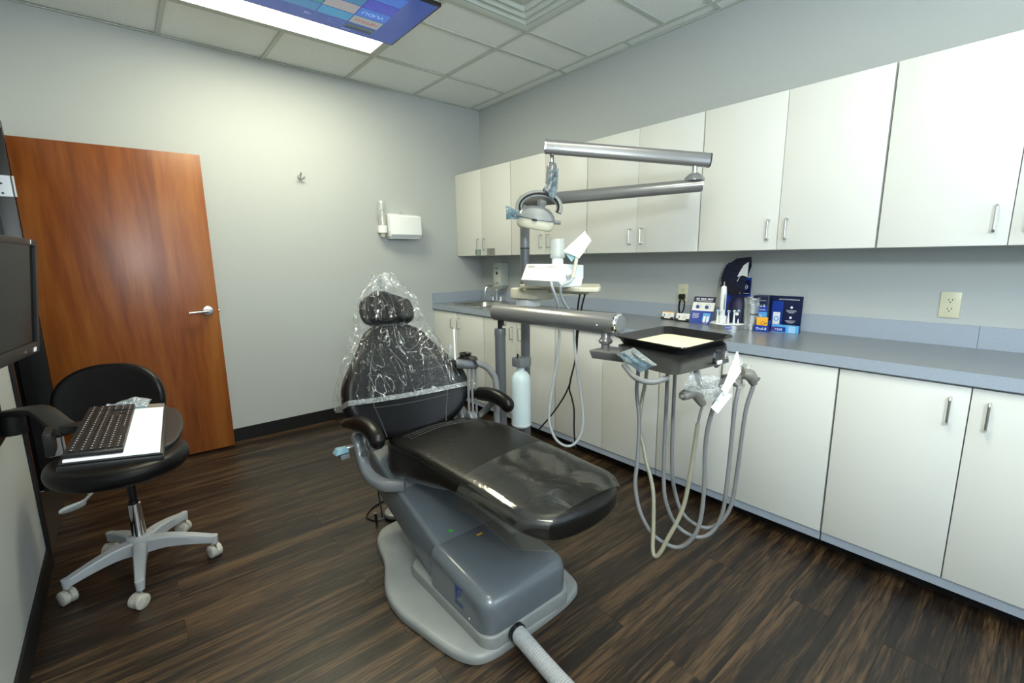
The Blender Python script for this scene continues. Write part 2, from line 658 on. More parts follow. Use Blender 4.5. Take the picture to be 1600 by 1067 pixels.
struct('wall_back', box((WX - 0.15, 0.0, 0), (0.12, 0.12, H + 0.1)), M['wall'], label='pale grey painted wall behind the door and chair')
struct('wall_right', box((0.0, YR, 0), (0.12, 0.0, H + 0.1)), M['wall'], label='grey painted wall behind the cabinets')
DO0, DO1, DH = -1.075, -0.10, 2.035   # doorway in the left wall
bm = bmesh.new()
bx(bm, (WX - 0.15, YR, 0), (WX, DO0 - 0.045, H + 0.1))
bx(bm, (WX - 0.15, DO0 - 0.045, DH + 0.045), (WX, 0.0, H + 0.1))
bx(bm, (WX - 0.15, DO1 + 0.045, 0), (WX, 0.0, DH + 0.045))
struct('wall_left', bm, M['wall'], label='pale grey painted wall beside the monitor')
bm = bmesh.new()
WXa, WXb, WZa, WZb = -2.1, -0.75, 0.95, 2.2
bx(bm, (WX - 0.15, YR - 0.12, 0), (WXa, YR, H + 0.1))
bx(bm, (WXb, YR - 0.12, 0), (0.12, YR, H + 0.1))
bx(bm, (WXa, YR - 0.12, 0), (WXb, YR, WZa))
bx(bm, (WXa, YR - 0.12, WZb), (WXb, YR, H + 0.1))
struct('wall_rear', bm, M['wall'])
bm = bmesh.new()
for a, b in (((WXa, WZa), (WXb, WZa + .05)), ((WXa, WZb - .05), (WXb, WZb)), ((WXa, WZa), (WXa + .05, WZb)), ((WXb - .05, WZa), (WXb, WZb)), ((-1.45, WZa), (-1.41, WZb))):
    bx(bm, (a[0], YR - 0.10, a[1]), (b[0], YR - 0.04, b[1]))
win = struct('window_1', bm, M['white'])

# baseboards
struct('baseboard_back', box((-3.2, -0.008, 0), (-0.60, 0.0, 0.1), 0.002), M['base'])
struct('baseboard_left', box((WX, YR, 0), (WX + 0.009, DO0 - 0.046, 0.1), 0.002), M['base'])
# hallway behind the doorway
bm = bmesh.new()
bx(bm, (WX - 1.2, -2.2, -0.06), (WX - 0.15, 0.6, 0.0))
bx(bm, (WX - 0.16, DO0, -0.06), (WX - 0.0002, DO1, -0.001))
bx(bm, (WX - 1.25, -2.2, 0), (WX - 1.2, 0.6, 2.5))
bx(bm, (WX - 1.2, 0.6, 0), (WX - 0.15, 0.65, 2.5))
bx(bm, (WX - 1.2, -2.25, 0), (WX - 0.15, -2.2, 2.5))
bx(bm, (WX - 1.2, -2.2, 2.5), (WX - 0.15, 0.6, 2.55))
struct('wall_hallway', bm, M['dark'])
# black door frame (jambs, stop and casing)
bm = bmesh.new()
for ya, yb in ((DO0 - 0.045, DO0), (DO1, DO1 + 0.045)):
    bx(bm, (WX - 0.165, ya, 0), (WX + 0.012, yb, DH + 0.045), 0.002)
bx(bm, (WX - 0.165, DO0, DH), (WX + 0.012, DO1, DH + 0.045), 0.002)
bx(bm, (WX - 0.10, DO1 - 0.014, 0), (WX - 0.055, DO1, DH))
bx(bm, (WX - 0.10, DO0, 0), (WX - 0.055, DO0 + 0.014, DH))
trim = struct('trim_1', bm, M['jamb'], smooth=30, label='black painted metal door frame')

# door, standing open against the back wall
hinge = V(-3.222, -0.062, 0.012)
tipd = V(-2.343, -0.100, 0.012)
dx = (tipd - hinge).normalized()
dm = frame(hinge, dx, V(0, 0, 1).cross(dx))          # local x along the door, y towards the back wall, z up
dw = (tipd - hinge).length
door = obj('door_1', box((0, 0.0, 0), (dw, 0.044, 1.998), 0.0015, dm), M['door'], kind='structure', label='reddish stained wooden door standing open against the back wall')
hz = lambda x, y, z: dm @ V(x, y, z)
bm = lt([(0, 0), (0.031, 0), (0.034, 0.004), (0.030, 0.012), (0.014, 0.014), (0.012, 0.045)], hz(dw - 0.062, 0, 0.985), -dm.col[1].xyz)
handle = obj('door_handle', bm, M['satin'], door, label='satin metal lever handle')
pts = [hz(dw - 0.062 - t, -0.048 - 0.006 * math.sin(t * 20), 0.985 - 0.004 * (t / 0.1)) for t in (0, 0.02, 0.05, 0.08, 0.11)]
obj('lever', tb(smooth_path(pts, 3), [0.013] * 4 + [0.011] * 5 + [0.010] * 4, 12, flat=(2.0, 1.5, (0, 0, 1), 0.8)), M['satin'], handle)
obj('latch_bolt', box((dw - 0.001, 0.012, 0.97), (dw + 0.010, 0.030, 0.99), 0.002, dm), M['steel'], door)
for zc in (1.74, 0.25):
    bm = bmesh.new()
    bx(bm, (WX - 0.070, DO1 - 0.0015, zc - 0.055), (WX + 0.008, DO1 - 0.0002, zc + 0.055))
    tube(bm, [(WX + 0.016, DO1 + 0.010, zc - 0.055), (WX + 0.016, DO1 + 0.010, zc + 0.055)], 0.007, 10)
    h_ = obj('hinge', bm, M['brass'], door)
    bm = bmesh.new()
    for i, (hx0, dz) in enumerate(((-0.058, 0.04), (-0.030, 0.012), (-0.030, -0.038), (-0.058, -0.016))):
        lathe(bm, [(0, 0.003), (0.004, 0.003), (0.0055, 0)], frame((WX + hx0, DO1 - 0.0015, zc + dz), (1, 0, 0), None, (0, -1, 0)), 10, closed_ends=False)
    obj('screw', bm, M['bplastic'], h_)

# ------------------------------------------------------------------ ceiling
ceil = struct('ceiling', box((WX - 0.15, YR, H + 0.10), (0.12, 0.12, H + 0.16)), M['grid'], label='suspended ceiling of white textured tiles')
XL = [0.0, -0.113, -0.704, -1.295, -1.885, -2.476, -3.067, WX]
YL = [0.0, -0.538, -1.165, -1.469, -2.065, -2.369, -2.97, -3.27, -3.87, -4.17, -4.77, YR]
YS = [0.0, -1.165, -1.765, -2.369, -2.97, -3.57, -4.17, -4.77, YR]
skip = {(2, 3), (3, 1), (4, 1), (3, 6), (4, 6)}
bars = bmesh.new()
b2 = 0.012
for x in XL[1:-1]:
    bx(bars, (x - b2, YR, H - 0.001), (x + b2, 0, H + 0.006))
for i in range(len(XL) - 1):
    ys = YS if i == 0 else YL
    for y in ys[1:-1]:
        if (i in (3, 4)) and False: continue
        bx(bars, (XL[i + 1] + b2, y - b2, H - 0.0005), (XL[i] - b2, y + b2, H + 0.006))
for a, b in (((WX, -0.02), (0, 0)), ((WX, YR), (0, YR + 0.02))):
    bx(bars, (a[0], a[1], H - 0.002), (b[0], b[1], H + 0.003))
for a, b in (((WX, YR), (WX + 0.02, 0)), ((-0.02, YR), (0, 0))):
    bx(bars, (a[0], a[1], H - 0.002), (b[0], b[1], H + 0.003))
obj('ceiling_grid', bars, M['grid'], ceil, smooth=0)
for i in range(len(XL) - 1):
    ys = YS if i == 0 else YL
    for j in range(len(ys) - 1):
        if (i, j) in skip and i > 0: continue
        if i > 0 and (i, j) in {(4, 1), (4, 6)}: continue
        dz = random.uniform(0, 0.0025)
        bm = box((XL[i + 1] + 0.004, ys[j + 1] + 0.004, H + 0.006 + dz), (XL[i] - 0.004, ys[j] - 0.004, H + 0.022 + dz))
        obj('ceiling_tile', bm, M['tile'], ceil, smooth=0, origin=((XL[i] + XL[i + 1]) / 2, (ys[j] + ys[j + 1]) / 2, H))


# recessed fluorescent panels
def troffer(x0, x1, y0, y1, label):
    t = thing('ceiling_light', label, 'ceiling light', ((x0 + x1) / 2, (y0 + y1) / 2, H))
    bm = bmesh.new()
    w = 0.035
    for a, b in (((x0, y0), (x1, y0 + w)), ((x0, y1 - w), (x1, y1)), ((x0, y0 + w), (x0 + w, y1 - w)), ((x1 - w, y0 + w), (x1, y1 - w))):
        bx(bm, (a[0], a[1], H - 0.004), (b[0], b[1], H + 0.010), 0.001)
    bx(bm, (x0, y0, H + 0.03), (x1, y1, H + 0.08))
    obj('frame', bm, M['grid'], t)
    obj('diffuser', box((x0 + w, y0 + w, H - 0.003), (x1 - w, y1 - w, H + 0.001)), M['lightp'], t, label='glowing white diffuser')
    return t


troffer(-2.476 + .012, -1.295 - .012, -1.165 + .012, -0.538 - .012, 'bright rectangular fluorescent ceiling light beside the hanging television')
troffer(-2.476 + .012, -1.295 - .012, -3.57 + .012, -2.97 - .012, 'rectangular fluorescent ceiling light above the camera')

# air diffuser with stepped square rings
xa, xb, ya, yb = -1.295 + .012, -0.704 - .012, -2.065 + .012, -1.469 - .012
vt = thing('air_vent', 'white square stepped air diffuser in the ceiling', 'vent', ((xa + xb) / 2, (ya + yb) / 2, H))
cx, cy, hw = (xa + xb) / 2, (ya + yb) / 2, (xb - xa) / 2


def sq_ring(bm, cx, cy, h0, z0, h1, z1, th=0.004):
    c = [(-1, -1), (1, -1), (1, 1), (-1, 1)]
    for q in range(4):
        (ax, ay), (bx_, by) = c[q], c[(q + 1) % 4]
        hexa(bm, [(cx + ax * h0, cy + ay * h0, z0), (cx + bx_ * h0, cy + by * h0, z0), (cx + bx_ * h1, cy + by * h1, z1), (cx + ax * h1, cy + ay * h1, z1),
                  (cx + ax * h0, cy + ay * h0, z0 + th), (cx + bx_ * h0, cy + by * h0, z0 + th), (cx + bx_ * h1, cy + by * h1, z1 + th), (cx + ax * h1, cy + ay * h1, z1 + th)])


bm = bmesh.new()
sq_ring(bm, cx, cy, hw, H - 0.003, hw - 0.045, H - 0.003)
sq_ring(bm, cx, cy, hw - 0.045, H - 0.003, hw - 0.06, H + 0.03)
bx(bm, (cx - hw, cy - hw, H + 0.06), (cx + hw, cy + hw, H + 0.065))
obj('outer_frame', bm, M['vent'], vt, smooth=0)
for q, s in enumerate((0.225, 0.170, 0.115)):
    bm = bmesh.new()
    sq_ring(bm, cx, cy, s, H - 0.006, s - 0.045, H + 0.018)
    sq_ring(bm, cx, cy, s, H - 0.006, s + 0.001, H + 0.004, 0.002)
    obj('louvre', bm, M['vent'], vt, smooth=0)
obj('centre_plate', box((cx - 0.06, cy - 0.06, H - 0.004), (cx + 0.06, cy + 0.06, H + 0.002), 0.001), M['vent'], vt)

# ------------------------------------------------------------------ television on the ceiling
TZ = 2.50
tx0, tx1, ty0, ty1 = -2.44, -1.517, -1.772, -1.250
tv = thing('television', 'flat television hung screen-down from the ceiling with a blue menu', 'television', ((tx0 + tx1) / 2, (ty0 + ty1) / 2, TZ))
obj('casing', box((tx0, ty0, TZ), (tx1, ty1, TZ + 0.018), 0.003), M['bgloss'], tv)
obj('back_cover', hx_([(tx0 + .012, ty0 + .012, TZ + .017), (tx1 - .012, ty0 + .012, TZ + .017), (tx1 - .012, ty1 - .012, TZ + .017), (tx0 + .012, ty1 - .012, TZ + .017),
                       (tx0 + .05, ty0 + .05, TZ + .06), (tx1 - .05, ty0 + .05, TZ + .06), (tx1 - .05, ty1 - .05, TZ + .06), (tx0 + .05, ty1 - .05, TZ + .06)], 0.006), M['cream'], tv)
scr = obj('screen', box((tx0 + .012, ty0 + .012, TZ - 0.0012), (tx1 - .012, ty1 - .012, TZ + 0.001)), M['tvs'], tv)
bm = bmesh.new()
tube(bm, [(-1.95, -1.5, TZ + .06), (-1.95, -1.5, H)], 0.022, 16)
bx(bm, (-2.05, -1.6, H - 0.012), (-1.85, -1.4, H - 0.002), 0.002)
bx(bm, (-2.05, -1.6, TZ + 0.058), (-1.85, -1.4, TZ + 0.068), 0.002)
obj('ceiling_mount', bm, M['cream'], tv)
# menu tiles on the screen (x grows to the viewer's right, text is upside down seen from the door)
zs = TZ - 0.0016


def tvtile(x0, y0, x1, y1, c, name='screen_tile'):
    c = tuple(v * 0.7 for v in c)
    return obj(name, box((x0, y0, zs - 0.0003), (x1, y1, zs)), emat('tv_tile_colour', c), scr, smooth=0)


C_ = [(0.35, 0.42, 0.42), (0.05, 0.20, 0.75), (0.06, 0.08, 0.60), (0.05, 0.33, 0.60), (0.42, 0.40, 0.42), (0.05, 0.25, 0.50), (0.02, 0.02, 0.05)]
x1t = -1.662
cw, ch = 0.148, 0.085
ys = -1.372
tvtile(x1t - cw, ys - 0.078, x1t, ys, C_[0])
tvtile(x1t - cw, ys - 0.168, x1t, ys - 0.084, C_[1])
tvtile(x1t - cw, ys - 0.258, x1t, ys - 0.174, C_[2])
tvtile(x1t - cw, ys - 0.348, x1t, ys - 0.264, C_[1])
xc = x1t - cw - 0.006
tvtile(xc - cw, ys - 0.078, xc, ys, C_[3])
tvtile(xc - cw, ys - 0.168, xc, ys - 0.084, C_[4])
tvtile(xc - cw, ys - 0.258, xc, ys - 0.174, C_[5])
xc -= cw + 0.006
tvtile(xc - cw, ys - 0.078, xc, ys, C_[5])
tvtile(xc - cw, ys - 0.168, xc, ys - 0.084, (0.05, 0.30, 0.33))
xc -= cw + 0.006
tvtile(xc - cw, ys - 0.078, xc, ys, C_[6])
tvtile(xc - cw, ys - 0.168, xc, ys - 0.084, C_[6])
tvtile(x1t - cw + 0.002, ys + 0.022, x1t - 0.004, ys + 0.072, (0.09, 0.14, 0.12))
tvtile(x1t - cw + 0.004, ys + 0.042, x1t - 0.006, ys + 0.070, (0.10, 0.13, 0.22))
bm = bmesh.new()
for a, b in (((-1.895, -1.350), (-1.825, -1.347)), ((-1.895, -1.318), (-1.825, -1.315)), ((-1.895, -1.350), (-1.892, -1.315)), ((-1.828, -1.350), (-1.825, -1.315))):
    bx(bm, (a[0], a[1], zs - 0.0003), (b[0], b[1], zs))
obj('screen_icon', bm, emat('tv_icon_grey', (0.12, 0.19, 0.42)), scr, smooth=0)
obj('screen_icon', pr_([(-2.01, -1.345), (-1.97, -1.33), (-2.01, -1.315)], zs - 0.0003, zs), emat('tv_icon_grey', (0.12, 0.19, 0.42)), scr, smooth=0)


def tvm(x, y):   # text frame: reading direction -x, letter tops towards +y, facing down
    return frame((x, y, zs - 0.0006), (-1, 0, 0), (0, 1, 0))


# letters face down (-z): frame z = x cross y = (-1,0,0)x(0,1,0) = (0,0,-1)
text('screen_lettering', 'NETFLIX', 0.034, tvm(x1t - cw / 2, ys - 0.040), emat('tv_red', (0.45, 0.02, 0.03)), scr, sx=0.95)
text('screen_lettering', 'VUDU', 0.040, tvm(x1t - cw / 2, ys - 0.126), emat('tv_lightblue', (0.30, 0.50, 0.85)), scr)
bm = bmesh.new()
for q in range(5):
    bx(bm, (-1.775 - q * 0.010, -1.290, zs - 0.0003), (-1.768 - q * 0.010, -1.282, zs))
obj('screen_caption', bm, emat('tv_pale', (0.20, 0.27, 0.5)), scr, kind='stuff', smooth=0)

# ------------------------------------------------------------------ cabinets
DU = 0.298
ZT, ZB = 2.097, 1.349


def bar_handle(parent, x, y, zc, L_=0.095):
    """bent wire pull on a door face at x (face looks to -x)"""
    p = [(x, y, zc - L_ / 2), (x - 0.022, y, zc - L_ / 2), (x - 0.028, y, zc - L_ / 2 + 0.006), (x - 0.028, y, zc + L_ / 2 - 0.006), (x - 0.022, y, zc + L_ / 2), (x, y, zc + L_ / 2)]
    return obj('handle', tb(p, 0.0045, 10), M['steel'], parent)


upper_seams = [(0.0, -0.404, -0.812), (-0.816, -1.221, -1.633), (-1.6375, -2.050, -2.464), (-2.469, -2.884, -3.287), (-3.2925, -3.688, -4.09), (-4.094, -4.50, -4.89)]
upper_labels = ['white wall cabinet in the far corner by the back wall, labels on its doors',
                'white wall cabinet behind the round lamp head',
                'white wall cabinet crossed by the two lamp arms',
                'white wall cabinet above the standing blue leaflets and lamp elbow',
                'white wall cabinet at the right edge of the photo',
                'white wall cabinet nearest the rear window']
for (ya, ym, yb), lab in zip(upper_seams, upper_labels):
    t = thing('wall_cabinet', lab, 'cabinet', (-DU / 2, ym, ZB), 'white wall cabinets')
    obj('body', box((-DU + 0.019, yb, ZB), (-0.001, ya if ya < 0 else -0.001, ZT), 0.0), M['cab'], t, smooth=0)
    for (p, q, hy) in ((ya, ym, ym + 0.042), (ym, yb, ym - 0.042)):
        d = obj('door', box((-DU, q + 0.0013, ZB + 0.001), (-DU + 0.0175, p - 0.0013, ZT - 0.001), 0.001), M['cab'], t)
        bar_handle(d, -DU, hy, 1.45)
# printed labels on the two doors of the first unit
def facem(x, y, z, s=1):   # on a face looking to -x: reading direction -y ... text x -> -y, text y -> z
    return frame((x, y, z), (0, -1, 0), (0, 0, 1))
lb = obj('sticker', box((-DU - 0.0012, -0.382, 1.353), (-DU - 0.0002, -0.302, 1.405)), M['greenp'], label='green and white printed sticker on the first wall cabinet door', cat='sticker', smooth=0)
bm = bmesh.new()
for q in range(5):
    bx(bm, (-DU - 0.0018, -0.374, 1.360 + q * 0.009), (-DU - 0.0012, -0.310 - 0.012 * (q % 2), 1.3635 + q * 0.009))
obj('print_lines', bm, M['inkw'], lb, smooth=0)
lb = obj('sticker', box((-DU - 0.0012, -0.592, 1.353), (-DU - 0.0002, -0.478, 1.412)), M['greyp'], label='grey printed sticker on the second wall cabinet door', cat='sticker', smooth=0)
bm = bmesh.new()
for q in range(5):
    bx(bm, (-DU - 0.0018, -0.580 + 0.02 * (q % 3), 1.360 + q * 0.010), (-DU - 0.0012, -0.51, 1.3625 + q * 0.010))
obj('print_lines', bm, M['inkb'], lb, smooth=0)

DC = 0.602
lower_seams = [(0.0, -0.378, -0.786), (-0.790, -1.203, -1.613), (-1.617, -2.034, -2.434), (-2.438, -2.852, -3.278), (-3.282, -3.682, -4.09), (-4.094, -4.50, -4.89)]
lower_labels = ['white base cabinet under the sink',
                'white base cabinet behind the grey posts and suction stand',
                'white base cabinet behind the hanging black and grey cords, screw holes instead of one handle',
                'white base cabinet behind the hanging handpiece hoses',
                'white base cabinet with bar handles at the right edge of the photo',
                'white base cabinet nearest the rear window']
FX = -0.585
for i, ((ya, ym, yb), lab) in enumerate(zip(lower_seams, lower_labels)):
    t = thing('base_cabinet', lab, 'cabinet', (-0.29, ym, 0), 'white base cabinets')
    obj('body', box((FX + 0.020, yb, 0.10), (-0.002, ya if ya < 0 else -0.002, 0.862), 0), M['cabin'], t, smooth=0)
    obj('toe_kick', box((FX + 0.075, yb, 0.0), (FX + 0.09, ya if ya < 0 else -0.002, 0.10)), M['base'], t, smooth=0)
    obj('bottom_rail', box((FX + 0.006, yb + 0.0008, 0.062), (FX + 0.022, (ya if ya < 0 else -0.002) - 0.0008, 0.1015), 0.001), M['bsplash'], t, smooth=0)
    obj('top_rail', box((FX + 0.002, yb, 0.8545), (FX + 0.02, ya if ya < 0 else -0.002, 0.8615)), M['bsplash'], t, smooth=0)
    for j, (p, q, hy) in enumerate(((ya, ym, ym + 0.05), (ym, yb, ym - 0.05))):
        d = obj('door', box((FX - 0.0, q + 0.0018, 0.104), (FX + 0.018, p - 0.0018, 0.852), 0.001), M['cab'], t)
        if i == 2 and j == 0:
            for zz in (0.712, 0.808):
                obj('screw_hole', lt([(0, 0.001), (0.0025, 0.001), (0.0025, 0)], (FX, hy, zz), (-1, 0, 0), 8, closed_ends=False), M['inkb'], d)
        else:
            bar_handle(d, FX, hy, 0.76)

# worktop with a sink opening, front edge strip and backsplash
sx0, sx1, sy0, sy1 = -0.50, -0.13, -0.60, -0.20
ct = thing('countertop', 'long grey laminate countertop running above the base cabinets', 'countertop', (-0.3, -2.45, 0.862))
bm = bmesh.new()
CZ = 0.91
bx(bm, (-DC + 0.0012, YR, 0.863), (-0.0015, sy0, CZ))
bx(bm, (-DC + 0.0012, sy1, 0.863), (-0.0015, -0.0015, CZ))
bx(bm, (-DC + 0.0012, sy0, 0.863), (sx0, sy1, CZ))
bx(bm, (sx1, sy0, 0.863), (-0.0015, sy1, CZ))
bmesh.ops.remove_doubles(bm, verts=bm.verts, dist=1e-5)
obj('worktop', bm, M['counter'], ct, smooth=0)
obj('edge_strip', box((-DC, YR, 0.8625), (-DC + 0.0012, -0.0015, CZ - 0.0006)), M['bsplash'], ct, smooth=0)
for a, b in ((-0.016, -3.63), (-3.631, YR)):
    obj('backsplash', box((-0.014, b, CZ), (-0.0005, a, 1.0087), 0.001), M['bsplash'], ct, smooth=0)
obj('backsplash', box((-DC, -0.0155, CZ), (-0.0005, -0.0005, 1.0087), 0.001), M['bsplash'], ct, smooth=0, label='short backsplash on the back wall')

sk = thing('sink', 'stainless steel drop-in sink in the far end of the countertop', 'sink', ((sx0 + sx1) / 2, (sy0 + sy1) / 2, CZ))
bm = bmesh.new()
rings = []
for d, z in ((-0.018, CZ + 0.001), (-0.016, CZ + 0.004), (0.0, CZ + 0.003), (0.008, CZ - 0.006), (0.018, CZ - 0.11), (0.04, CZ - 0.135), (0.13, CZ - 0.14)):
    pl = rrect(sx0 + d, sy0 + d, sx1 - d, sy1 - d, max(0.02, 0.07 - d * 0.3), 5)
    rings.append([bm.verts.new((x, y, z)) for x, y in pl])
for a, b in zip(rings, rings[1:]):
    n = len(a)
    for k in range(n): bm.faces.new((a[k], a[(k + 1) % n], b[(k + 1) % n], b[k]))
bm.faces.new(rings[-1])
obj('basin', bm, M['steel'], sk, smooth=50)
obj('drain', lt([(0, 0.004), (0.02, 0.002), (0.035, 0.003), (0.038, 0)], ((sx0 + sx1) / 2, (sy0 + sy1) / 2, CZ - 0.14), seg=20, closed_ends=False), M['chrome'], sk)

fx, fy = -0.060, -0.300
fc = thing('faucet', 'chrome gooseneck faucet with two lever handles behind the sink', 'faucet', (fx, fy, CZ))
obj('base', box((fx - 0.022, fy - 0.085, CZ), (fx + 0.022, fy + 0.085, CZ + 0.018), 0.006), M['chrome'], fc)
p = [(fx, fy, CZ + 0.015)] + [(fx, fy, CZ + 0.06), (fx, fy, CZ + 0.10)] + [(fx - 0.055 + 0.055 * math.cos(a), fy + (0.018) * (1 - math.cos(a)), CZ + 0.105 + 0.05 * math.sin(a)) for a in [PI * q / 8 for q in range(1, 8)]] + [(fx - 0.112, fy + 0.036, CZ + 0.10), (fx - 0.115, fy + 0.037, CZ + 0.078)]
obj('spout', tb(smooth_path(p, 3), 0.011, 14), M['chrome'], fc)
obj('aerator', lt([(0, 0), (0.014, 0), (0.014, 0.022), (0, 0.022)], (fx - 0.115, fy + 0.037, CZ + 0.060), seg=16), M['chrome'], fc)
for s in (-1, 1):
    hb = obj('handle', lt([(0, 0), (0.018, 0), (0.016, 0.03), (0.011, 0.036), (0, 0.038)], (fx, fy + s * 0.062, CZ + 0.016), seg=16), M['chrome'], fc)
    obj('lever', tb([(fx, fy + s * 0.062, CZ + 0.048), (fx - 0.012, fy + s * 0.085, CZ + 0.056), (fx - 0.02, fy + s * 0.105, CZ + 0.058)], [0.008, 0.007, 0.006], 10), M['chrome'], hb)

# soap dispenser on the right wall
sd = thing('soap_dispenser', 'white wall-mounted soap dispenser with a dark oval window, beside the faucet', 'dispenser', (0, -0.36, 1.05))
prof = [(0, 0), (0.085, 0.0), (0.095, 0.02), (0.10, 0.05), (0.098, 0.19), (0.085, 0.215), (0, 0.218)]
obj('housing', pr_([(x, z) for x, z in prof], -0.058, 0.058, lambda x, y, z: V(-x, -0.36 + z, 1.065 + y), 0.006), M['dispw'], sd)
obj('push_lever', pr_([(0.02, 0), (0.10, 0.0), (0.108, 0.02), (0.10, 0.045), (0.02, 0.03)], -0.045, 0.045, lambda x, y, z: V(-x, -0.36 + z, 1.040 + y), 0.003), M['dispg'], sd)
obj('sight_window', lt([(0, 0.0025), (0.013, 0.002), (0.014, 0)], (-0.1000, -0.36, 1.185), (-1, 0, 0), 20, closed_ends=False), M['inkb'], sd)
for zc, n_, w_ in ((1.232, 7, 0.0055), (1.095, 5, 0.0060)):
    bm = bmesh.new()
    for q in range(n_):
        bx(bm, (-0.1012, -0.36 + (n_ / 2 - q) * 0.0075 - w_, zc - 0.004 - 0.002 * (q % 2)), (-0.0985, -0.36 + (n_ / 2 - q) * 0.0075, zc + 0.003 + 0.002 * (q % 3)))
    obj('print_marks', bm, M['greyp'], sd, kind='stuff', smooth=0)


def outlet(yc, zc, label):
    t = thing('wall_outlet', label, 'outlet', (0, yc, zc))
    obj('cover_plate', box((-0.006, yc - 0.035, zc - 0.058), (-0.0002, yc + 0.035, zc + 0.058), 0.002), M['almond'], t)
    for s in (-1, 1):
        zz = zc + s * 0.020
        rc = obj('receptacle', pr_([(0.0165 * math.cos(a) * 1.05, max(-0.0135, min(0.0135, 0.0175 * math.sin(a)))) for a in [2 * PI * q / 24 for q in range(24)]], 0.005, 0.0078, lambda x, y, z, zz=zz: V(-z, yc + x, zz + y)), M['almond'], t)
        bm = bmesh.new()
        for dy in (-0.0065, 0.0065):
            bx(bm, (-0.0084, yc + dy - 0.0012, zz - 0.001), (-0.0076, yc + dy + 0.0012, zz + 0.007))
        lathe(bm, [(0.0028, 0), (0.0028, 0.0006), (0, 0.0006)], frame((-0.0077, yc, zz - 0.0075), (0, 1, 0), None, (-1, 0, 0)), 10, closed_ends=False)
        obj('slot', bm, M['inkb'], rc, smooth=0)
    return t


outlet(-2.222, 1.085, 'almond wall outlet with a black plug, above the business cards')
outlet(-3.523, 1.094, 'almond wall outlet with nothing plugged in, at the right')
pl = thing('power_plug', 'black plug and cord in the outlet above the business cards', 'plug', (-0.03, -2.225, 1.06))
obj('plug_body', box((-0.045, -2.245, 1.045), (-0.0086, -2.212, 1.08), 0.006), M['bplastic'], pl)
obj('cord', tb(smooth_path([(-0.04, -2.23, 1.06), (-0.055, -2.235, 1.045), (-0.050, -2.225, 1.0), (-0.045, -2.23, 0.95), (-0.05, -2.25, 0.917)], 5), 0.006, 10), M['bplastic'], pl)
obj('cord', tb(smooth_path([(-0.03, -2.235, 1.055), (-0.05, -2.262, 1.03), (-0.045, -2.255, 0.98), (-0.05, -2.235, 0.94), (-0.06, -2.24, 0.916)], 5), 0.0045, 10), M['bplastic'], pl)

# paper towel dispenser with cup tube on the back wall
td = thing('towel_dispenser', 'white paper towel dispenser on the back wall', 'dispenser', (-0.885, 0, 1.51))
prof = [(0, 0.0), (0.11, 0.0), (0.125, 0.02), (0.115, 0.17), (0.105, 0.18), (0, 0.20)]
obj('housing', pr_([(x, z) for x, z in prof], -0.150, 0.140, lambda x, y, z: V(-0.885 + z, -x, 1.515 + y), 0.004), M['cream'] if 0 else M['white'], td)
obj('lower_tray', box((-1.028, -0.10, 1.500), (-0.752, -0.002, 1.514), 0.003), M['white'], td)
obj('lock', box((-0.905, -0.06, 1.712), (-0.895, -0.045, 1.728), 0.002), M['steel'], td)
cd = thing('cup_dispenser', 'clear tube cup dispenser fixed beside the white towel dispenser', 'dispenser', (-1.085, 0, 1.5))
cxp, cyp = -1.083, -0.060
obj('tube', lt([(0.031, 1.60), (0.033, 1.80), (0.031, 1.805), (0.029, 1.60)], (cxp, cyp, 0), seg=24, closed_ends=False), M['clearcup'], cd)
obj('collar', lt([(0.026, 1.548), (0.037, 1.548), (0.037, 1.607), (0.030, 1.607)], (cxp, cyp, 0), seg=24), M['white'], cd)
obj('wall_bracket', box((cxp - 0.02, -0.03, 1.552), (cxp + 0.02, -0.001, 1.602), 0.002), M['white'], cd)
obj('cup_stack', lt([(0, 1.515), (0.018, 1.515), (0.024, 1.56), (0.0265, 1.70), (0.022, 1.70), (0, 1.66)], (cxp, cyp, 0), seg=20, closed_ends=False), M['cream'], cd)

# coat hook
hk = thing('coat_hook', 'small metal double coat hook on the back wall', 'hook', (-1.70, 0, 1.945))
obj('rose', lt([(0, 0.008), (0.016, 0.007), (0.018, 0)], (-1.70, -0.0002, 1.947), (0, -1, 0), 16, closed_ends=False), M['satin'], hk)
for s in (-1, 1):
    obj('prong', tb(smooth_path([(-1.70, -0.004, 1.942), (-1.70 + s * 0.008, -0.022, 1.934), (-1.70 + s * 0.02, -0.036, 1.938), (-1.70 + s * 0.024, -0.038, 1.952)], 4), [0.005] * 9 + [0.006] * 4, 8), M['satin'], hk)
obj('prong', tb(smooth_path([(-1.70, -0.004, 1.952), (-1.70, -0.025, 1.957), (-1.70, -0.042, 1.972)], 4), [0.005] * 6 + [0.007] * 3, 8), M['satin'], hk)

exec_later = []
# ================================================================== dental chair
def lerp_tab(tab, y):
    if y >= tab[0][0]: return tab[0][1]
    for (a, va), (b, vb) in zip(tab, tab[1:]):
        if y >= b: return va + (vb - va) * (y - a) / (b - a)
    return tab[-1][1]


chair = thing('dental_chair', 'black upholstered dental chair on a grey pedestal with its headrest under clear plastic', 'dental chair', (-1.86, -2.30, 0))
pl_out = [(-1.87, -1.82), (-2.00, -1.835), (-2.062, -1.90), (-2.088, -1.98), (-2.115, -2.09), (-2.185, -2.25), (-2.20, -2.39), (-2.178, -2.525), (-2.152, -2.655), (-2.115, -2.738),
          (-2.058, -2.772), (-1.95, -2.778), (-1.78, -2.775), (-1.66, -2.765), (-1.585, -2.735), (-1.555, -2.655), (-1.545, -2.55), (-1.54, -2.35), (-1.56, -2.15), (-1.64, -1.98), (-1.68, -1.88), (-1.75, -1.83)]
pl_sm = ring_path(pl_out)
bm = pillow(pl_sm, lambda x, y: 0.034, lambda x, y: 0.0005, 0.016, rb=0.003, steps=4)
obj('base_plate', bm, M['plate'], chair, smooth=50)
